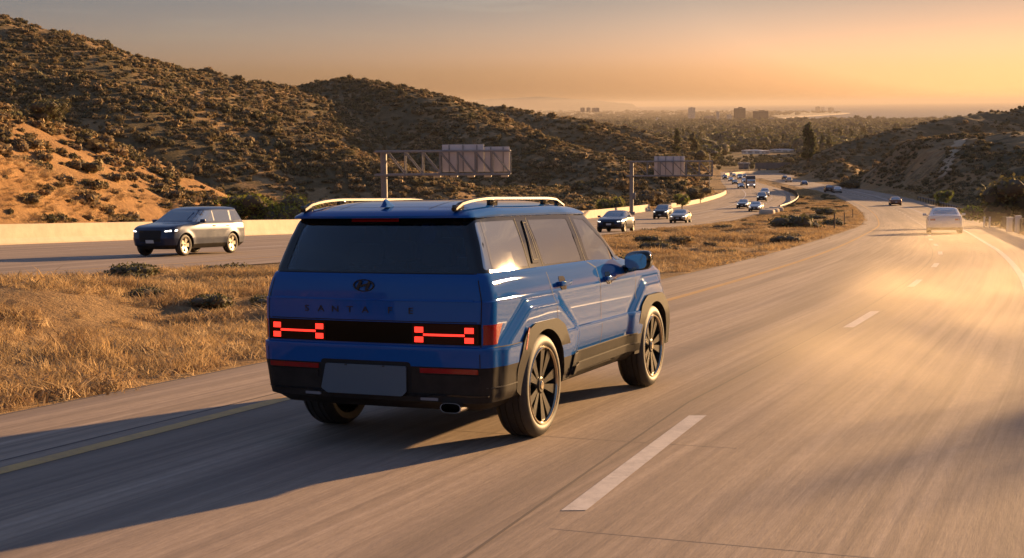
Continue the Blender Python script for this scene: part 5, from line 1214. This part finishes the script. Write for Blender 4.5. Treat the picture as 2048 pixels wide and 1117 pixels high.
# ---- dirt path up the right-hand slope
def path_strip():
    px=[(1928,272),(1922,281),(1915,292),(1909,302),(1902,313),(1896,322),(1893,331),(1892,340),(1895,352)]; P=[hit_px(u,v) for u,v in px]; P=[p for p in P if p]; Q=[]
    for a,b in zip(P[:-1],P[1:]): Q+=[a.lerp(b,t) for t in np.linspace(0,1,6,endpoint=False)]
    V=[];
    for i,p in enumerate(Q):
        t=Q[min(i+1,len(Q)-1)]-Q[max(0,i-1)]; t.z=0; t.normalize(); n=Vector((t.y,-t.x,0)); w=1.3+.4*math.sin(i*1.3)
        for s in (-1,-.3,.3,1): q=p+n*w*s; V.append((q.x,q.y,hz(q.x,q.y)+.22))
    Fs=[(4*i+k,4*i+k+1,4*i+5+k,4*i+4+k) for i in range(len(Q)-1) for k in range(3)]
    tag(mesh('dirt_path',V,Fs,mat('pale_dirt',(.40,.28,.16),.95),angle=None),kind='structure')
path_strip()
# ------------------------------------------------------------------ the town
def facade_mat(name,c,c2,sx,sz):
    m=bpy.data.materials.new(name); m.use_nodes=True; nt=m.node_tree; N=nt.nodes; L=nt.links; b=N['Principled BSDF']; b.inputs['Roughness'].default_value=.6
    tc=N.new('ShaderNodeTexCoord'); sp=N.new('ShaderNodeSeparateXYZ'); L.new(tc.outputs['Object'],sp.inputs[0]); fac=None
    ad=N.new('ShaderNodeMath'); ad.operation='ADD'; L.new(sp.outputs[0],ad.inputs[0]); L.new(sp.outputs[1],ad.inputs[1])
    def st(src,k,duty):
        a=N.new('ShaderNodeMath'); a.operation='MULTIPLY'; a.inputs[1].default_value=k; L.new(src,a.inputs[0]); f=N.new('ShaderNodeMath'); f.operation='FRACT'; L.new(a.outputs[0],f.inputs[0]); g=N.new('ShaderNodeMath'); g.operation='GREATER_THAN'; g.inputs[1].default_value=duty; L.new(f.outputs[0],g.inputs[0]); return g.outputs[0]
    mu=N.new('ShaderNodeMath'); mu.operation='MULTIPLY'; L.new(st(ad.outputs[0],sx,.35),mu.inputs[0]); L.new(st(sp.outputs[2],sz,.4),mu.inputs[1])
    mx=N.new('ShaderNodeMix'); mx.data_type='RGBA'; L.new(mu.outputs[0],mx.inputs[0]); mx.inputs[6].default_value=(*c,1); mx.inputs[7].default_value=(*c2,1); L.new(mx.outputs[2],b.inputs['Base Color']); return m
FM=dict(dark=facade_mat('brown_facade',(.13,.095,.075),(.05,.04,.035),.16,.0001+.26),pale=facade_mat('pale_facade',(.62,.54,.44),(.22,.19,.17),.2,.3),white=facade_mat('white_facade',(.75,.70,.62),(.35,.32,.3),.12,.3),grey=facade_mat('grey_facade',(.24,.20,.18),(.10,.09,.085),.2,.3))
M_ROOF=mat('flat_roof',(.34,.32,.31),.8); M_ROOFW=mat('bright_roof',(.62,.60,.58),.7)
def building(name,u0,u1,v0,v1,Y,m,label,depth=None,yaw=35,group=None,roof=None):
    a=at_depth(u0,v1,Y);b=at_depth(u1,v1,Y);t=at_depth((u0+u1)/2,v0,Y); w=(b.x-a.x); h=t.z-a.z; d=depth or w*.8
    e=empty(name,Matrix.Translation(((a.x+b.x)/2,Y+d/2,a.z-3))@Matrix.Rotation(R(yaw),4,'Z'),label,'building',group)
    k=1/(abs(math.cos(R(yaw)))+abs(math.sin(R(yaw)))*d/w); W=w*k; D=d*k; H=h+3
    q=MB(); q.box((0,0,H/2),(W,D,H)); q.build('wall',m,e,smooth=False)
    r_=MB(); r_.box((0,0,H+.4),(W+.8,D+.8,.8)); r_.build('roof',roof or M_ROOF,e,smooth=False)
    pb=MB(); pb.box((W*.1,0,H+.8+h*.03),(W*.35,D*.4,h*.06+.5)); pb.build('plant_room',m,e,smooth=False)
    return e
TOWN=[('office_tower',1469,1492,217,250,5900,'dark','taller dark tower with ribbed facade, left one of the two big towers',30),
('office_tower',1508,1538,223,252,5700,'dark','wide dark block, right one of the two big towers',30),
('annex_building',1537,1549,237,253,5650,'pale','low sunlit wing against the right side of the wide dark block',25),
('apartment_tower',1377,1391,216,236,7400,'pale','lone small tower lit on its right face, far left of the big towers',None),
('slim_tower',1433,1439,224,242,6500,'pale','slim sunlit tower left of the taller dark tower',None),
('square_building',1401,1407,238,245,6200,'pale','tiny square sunlit building below the lone small tower',None),
('terraced_building',1454,1464,230,238,6800,'pale','low pink-lit building just left of the taller dark tower',None),
('broad_building',1410,1432,233,243,6900,'grey','broad grey building left of the slim sunlit tower',None),
('slim_tower',1309,1313,240,248,6300,'white','leftmost of three slim white lit blocks',None),
('slim_tower',1313,1317,236,248,6300,'white','tallest, middle one of three slim white lit blocks',None),
('slim_tower',1317,1321,238,248,6300,'white','rightmost of three slim white lit blocks',None),
('slim_tower',1353,1356,240,247,6400,'white','left one of a pair of thin white blocks',None),
('slim_tower',1357,1361,241,247,6400,'white','right one of a pair of thin white blocks',None),
('low_building',1256,1268,243,248,6300,'white','low white building at the hill foot, right of a smaller one',None),
('low_building',1247,1254,246,249,6200,'white','small low white building nearest to the brown hill',None),
('distant_tower',1161,1170,216,224,9000,'grey','left one of three grey blocks above the dark far hill shoulder',None),
('distant_tower',1173,1181,216,224,9000,'grey','middle one of three grey blocks above the dark far hill shoulder',None),
('distant_tower',1184,1199,216.5,224,9000,'grey','widest, right one of three grey blocks above the far hill shoulder',None),
('beach_hotel',1551,1567,238,242,7900,'white','bright low building at the root of the curved beach',None),
('headland_tower',1631,1641,214,225,16500,'grey','left one of the hazy blocks on the headland point',None),
('headland_tower',1642,1649,215,225,16500,'pale','middle one of the hazy blocks on the headland point',None),
('headland_tower',1657,1669,216,226,16500,'grey','right one of the hazy blocks at the very tip of the headland',None),
('shore_hotel',1754,1768,240,254,5600,'grey','grey shore hotel beside a sunlit one, left of the right-hand hill',None),
('shore_hotel',1768,1788,242.5,255,5600,'pale','sunlit shore hotel beside a grey one, left of the right-hand hill',None),
('shore_house',1822,1830,246,251,5900,'white','small bright shore house just above the right-hand hill',None),
('warehouse',1425,1460,309,316,1150,'white','left one of the long pale-roofed warehouses amid the trees',None),
('warehouse',1498,1550,305,313,1180,'white','middle one of the long pale-roofed warehouses amid the trees',None),
('warehouse',1556,1606,303,309,1260,'white','right one of the long pale-roofed warehouses amid the trees',None),
('red_roofed_house',1550,1566,295,303,1420,'pale','pale house behind the right warehouse, the left of two',None),
('red_roofed_house',1572,1584,295,303,1430,'pale','pale house behind the right warehouse, the right of two',None),
('shed',1479,1500,329,337,700,'grey','blue-grey roofed shed above the far retaining wall',None)]
for nm,u0,u1,v0,v1,Y,mm,lab,yw in TOWN:
    building(nm,u0,u1,v0,v1,Y,FM[mm],lab,yaw=yw if yw is not None else 38,roof=M_ROOFW if nm=='warehouse' else None,depth=60 if nm=='warehouse' else None)
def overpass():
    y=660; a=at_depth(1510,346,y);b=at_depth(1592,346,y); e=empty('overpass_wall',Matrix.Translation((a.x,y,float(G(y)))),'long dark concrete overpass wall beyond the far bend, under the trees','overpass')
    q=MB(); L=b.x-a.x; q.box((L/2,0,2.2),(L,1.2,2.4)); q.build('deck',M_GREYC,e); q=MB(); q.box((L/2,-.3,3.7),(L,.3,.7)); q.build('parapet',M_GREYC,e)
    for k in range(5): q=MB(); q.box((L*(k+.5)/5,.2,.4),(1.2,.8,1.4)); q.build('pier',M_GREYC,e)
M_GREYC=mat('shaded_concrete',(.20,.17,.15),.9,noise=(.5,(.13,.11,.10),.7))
overpass()
# ------------------------------------------------------------------ evening haze
ZTOP=max(float(TV[:,2].max())+12,60)
def haze():
    x0,x1,y0,y1,z0,z1=-61000,61000,-2200,71000,SEA_Z-6,ZTOP
    V=[(x,y,z) for x in (x0,x1) for y in (y0,y1) for z in (z0,z1)]; o=mesh('haze',V,[(0,1,3,2),(4,6,7,5),(0,4,5,1),(2,3,7,6),(0,2,6,4),(1,5,7,3)],None or HZ,smooth=False); tag(o,'thin golden evening haze over the whole landscape','haze',kind='stuff')
HZ=bpy.data.materials.new('haze'); HZ.use_nodes=True; nt=HZ.node_tree; nt.nodes.clear(); ho=nt.nodes.new('ShaderNodeOutputMaterial'); hv=nt.nodes.new('ShaderNodeVolumePrincipled')
hv.inputs['Color'].default_value=(.60,.525,.455,1); hv.inputs['Density'].default_value=4.2e-5; hv.inputs['Anisotropy'].default_value=.12; nt.links.new(hv.outputs[0],ho.inputs['Volume'])
haze()

# ------------------------------------------------------------------ dust whirled up over the right lanes
def dust(name,x0,x1,y0,y1,h,dens,label,seed,sc_=.22):
    """a low bank of dust lying on the road, thicker below"""
    nx,ny=6,10; V=[];top=[]
    for j in range(ny+1):
        y=y0+(y1-y0)*j/ny
        for i in range(nx+1):
            x=x0(y)+(x1(y)-x0(y))*i/nx; V.append((x,y,float(G(y))+.03))
    n=len(V); V+=[(x,y,z+h) for x,y,z in V]; I=lambda i,j,k=0:j*(nx+1)+i+k*n; Fs=[]
    for j in range(ny):
        for i in range(nx): Fs.append((I(i,j),I(i,j+1),I(i+1,j+1),I(i+1,j))); Fs.append((I(i,j,1),I(i+1,j,1),I(i+1,j+1,1),I(i,j+1,1)))
    for i in range(nx): Fs.append((I(i,0),I(i+1,0),I(i+1,0,1),I(i,0,1))); Fs.append((I(i,ny),I(i,ny,1),I(i+1,ny,1),I(i+1,ny)))
    for j in range(ny): Fs.append((I(0,j),I(0,j,1),I(0,j+1,1),I(0,j+1))); Fs.append((I(nx,j),I(nx,j+1),I(nx,j+1,1),I(nx,j,1)))
    m=bpy.data.materials.new('dust'); m.use_nodes=True; nt=m.node_tree; nt.nodes.clear(); N=nt.nodes; L=nt.links; o_=N.new('ShaderNodeOutputMaterial'); v=N.new('ShaderNodeVolumePrincipled'); v.inputs['Color'].default_value=(1,.86,.66,1); v.inputs['Anisotropy'].default_value=.55
    tc=N.new('ShaderNodeTexCoord'); 
    def MR(x,a,b,c=0,d=1):
        q=N.new('ShaderNodeMapRange'); q.interpolation_type='SMOOTHSTEP'
        for i,k in ((1,a),(2,b),(3,c),(4,d)): q.inputs[i].default_value=k
        L.new(x,q.inputs[0]); return q.outputs[0]
    def MU(a,b):
        q=N.new('ShaderNodeMath'); q.operation='MULTIPLY'; L.new(a,q.inputs[0])
        if isinstance(b,float): q.inputs[1].default_value=b
        else: L.new(b,q.inputs[1])
        return q.outputs[0]
    mp=N.new('ShaderNodeMapping'); mp.inputs['Scale'].default_value=(1,.45,1.6); mp.inputs['Location'].default_value=(seed*7.3,seed*3.1,0); L.new(tc.outputs['Object'],mp.inputs[0])
    nz=N.new('ShaderNodeTexNoise'); nz.inputs['Scale'].default_value=sc_; nz.inputs['Detail'].default_value=3; nz.inputs['Roughness'].default_value=.55; nz.inputs['Distortion'].default_value=.6; L.new(mp.outputs[0],nz.inputs['Vector'])
    ge=N.new('ShaderNodeSeparateXYZ'); L.new(tc.outputs['Object'],ge.inputs[0]); a=N.new('ShaderNodeAttribute'); 
    # soft ends along the lane, thinning with height above the sloping road
    yy=ge.outputs[1]; e1=MR(yy,y0,y0+(y1-y0)*.35); e2=MR(yy,y1,y1-(y1-y0)*.25)
    s_=float(G(y1)-G(y0))/(y1-y0); pl=N.new('ShaderNodeMath'); pl.operation='MULTIPLY_ADD'; pl.inputs[1].default_value=-s_; L.new(yy,pl.inputs[0]); L.new(ge.outputs[2],pl.inputs[2]); zb=float(G(y0))-s_*y0
    hh=MR(pl.outputs[0],zb+.1,zb+h*.95,1,0)
    mx=float(x0(y0)),float(x1(y0)); kx=(float(x0(y1))-float(x0(y0)))/(y1-y0); px=N.new('ShaderNodeMath'); px.operation='MULTIPLY_ADD'; px.inputs[1].default_value=-kx; L.new(yy,px.inputs[0]); L.new(ge.outputs[0],px.inputs[2]); xa=float(x0(y0))-kx*y0; w=float(x1(y0)-x0(y0))
    f1=MR(px.outputs[0],xa+w*.25,xa+w*.5); f2=MR(px.outputs[0],xa+w*.9,xa+w*.6)
    d=MU(MU(MU(MU(MU(MR(nz.outputs[0],.40,.64),hh),e1),e2),f1),f2); L.new(MU(d,float(dens)),v.inputs['Density']); L.new(v.outputs[0],o_.inputs['Volume'])
    o=mesh(name,V,Fs,m,smooth=False); tag(o,label,'dust',kind='stuff')
dust('dust_cloud',lambda y:DSH(y)-4.5,lambda y:DSH(y)+6,16,60,1.7,.017,'golden backlit dust drifting behind the white car',1)
dust('dust_haze',lambda y:DSH(y)-3,lambda y:DSH(y)+4.5,6.0,30,.9,.085,'faint wisps of dust just above the near right lane',9,.38)
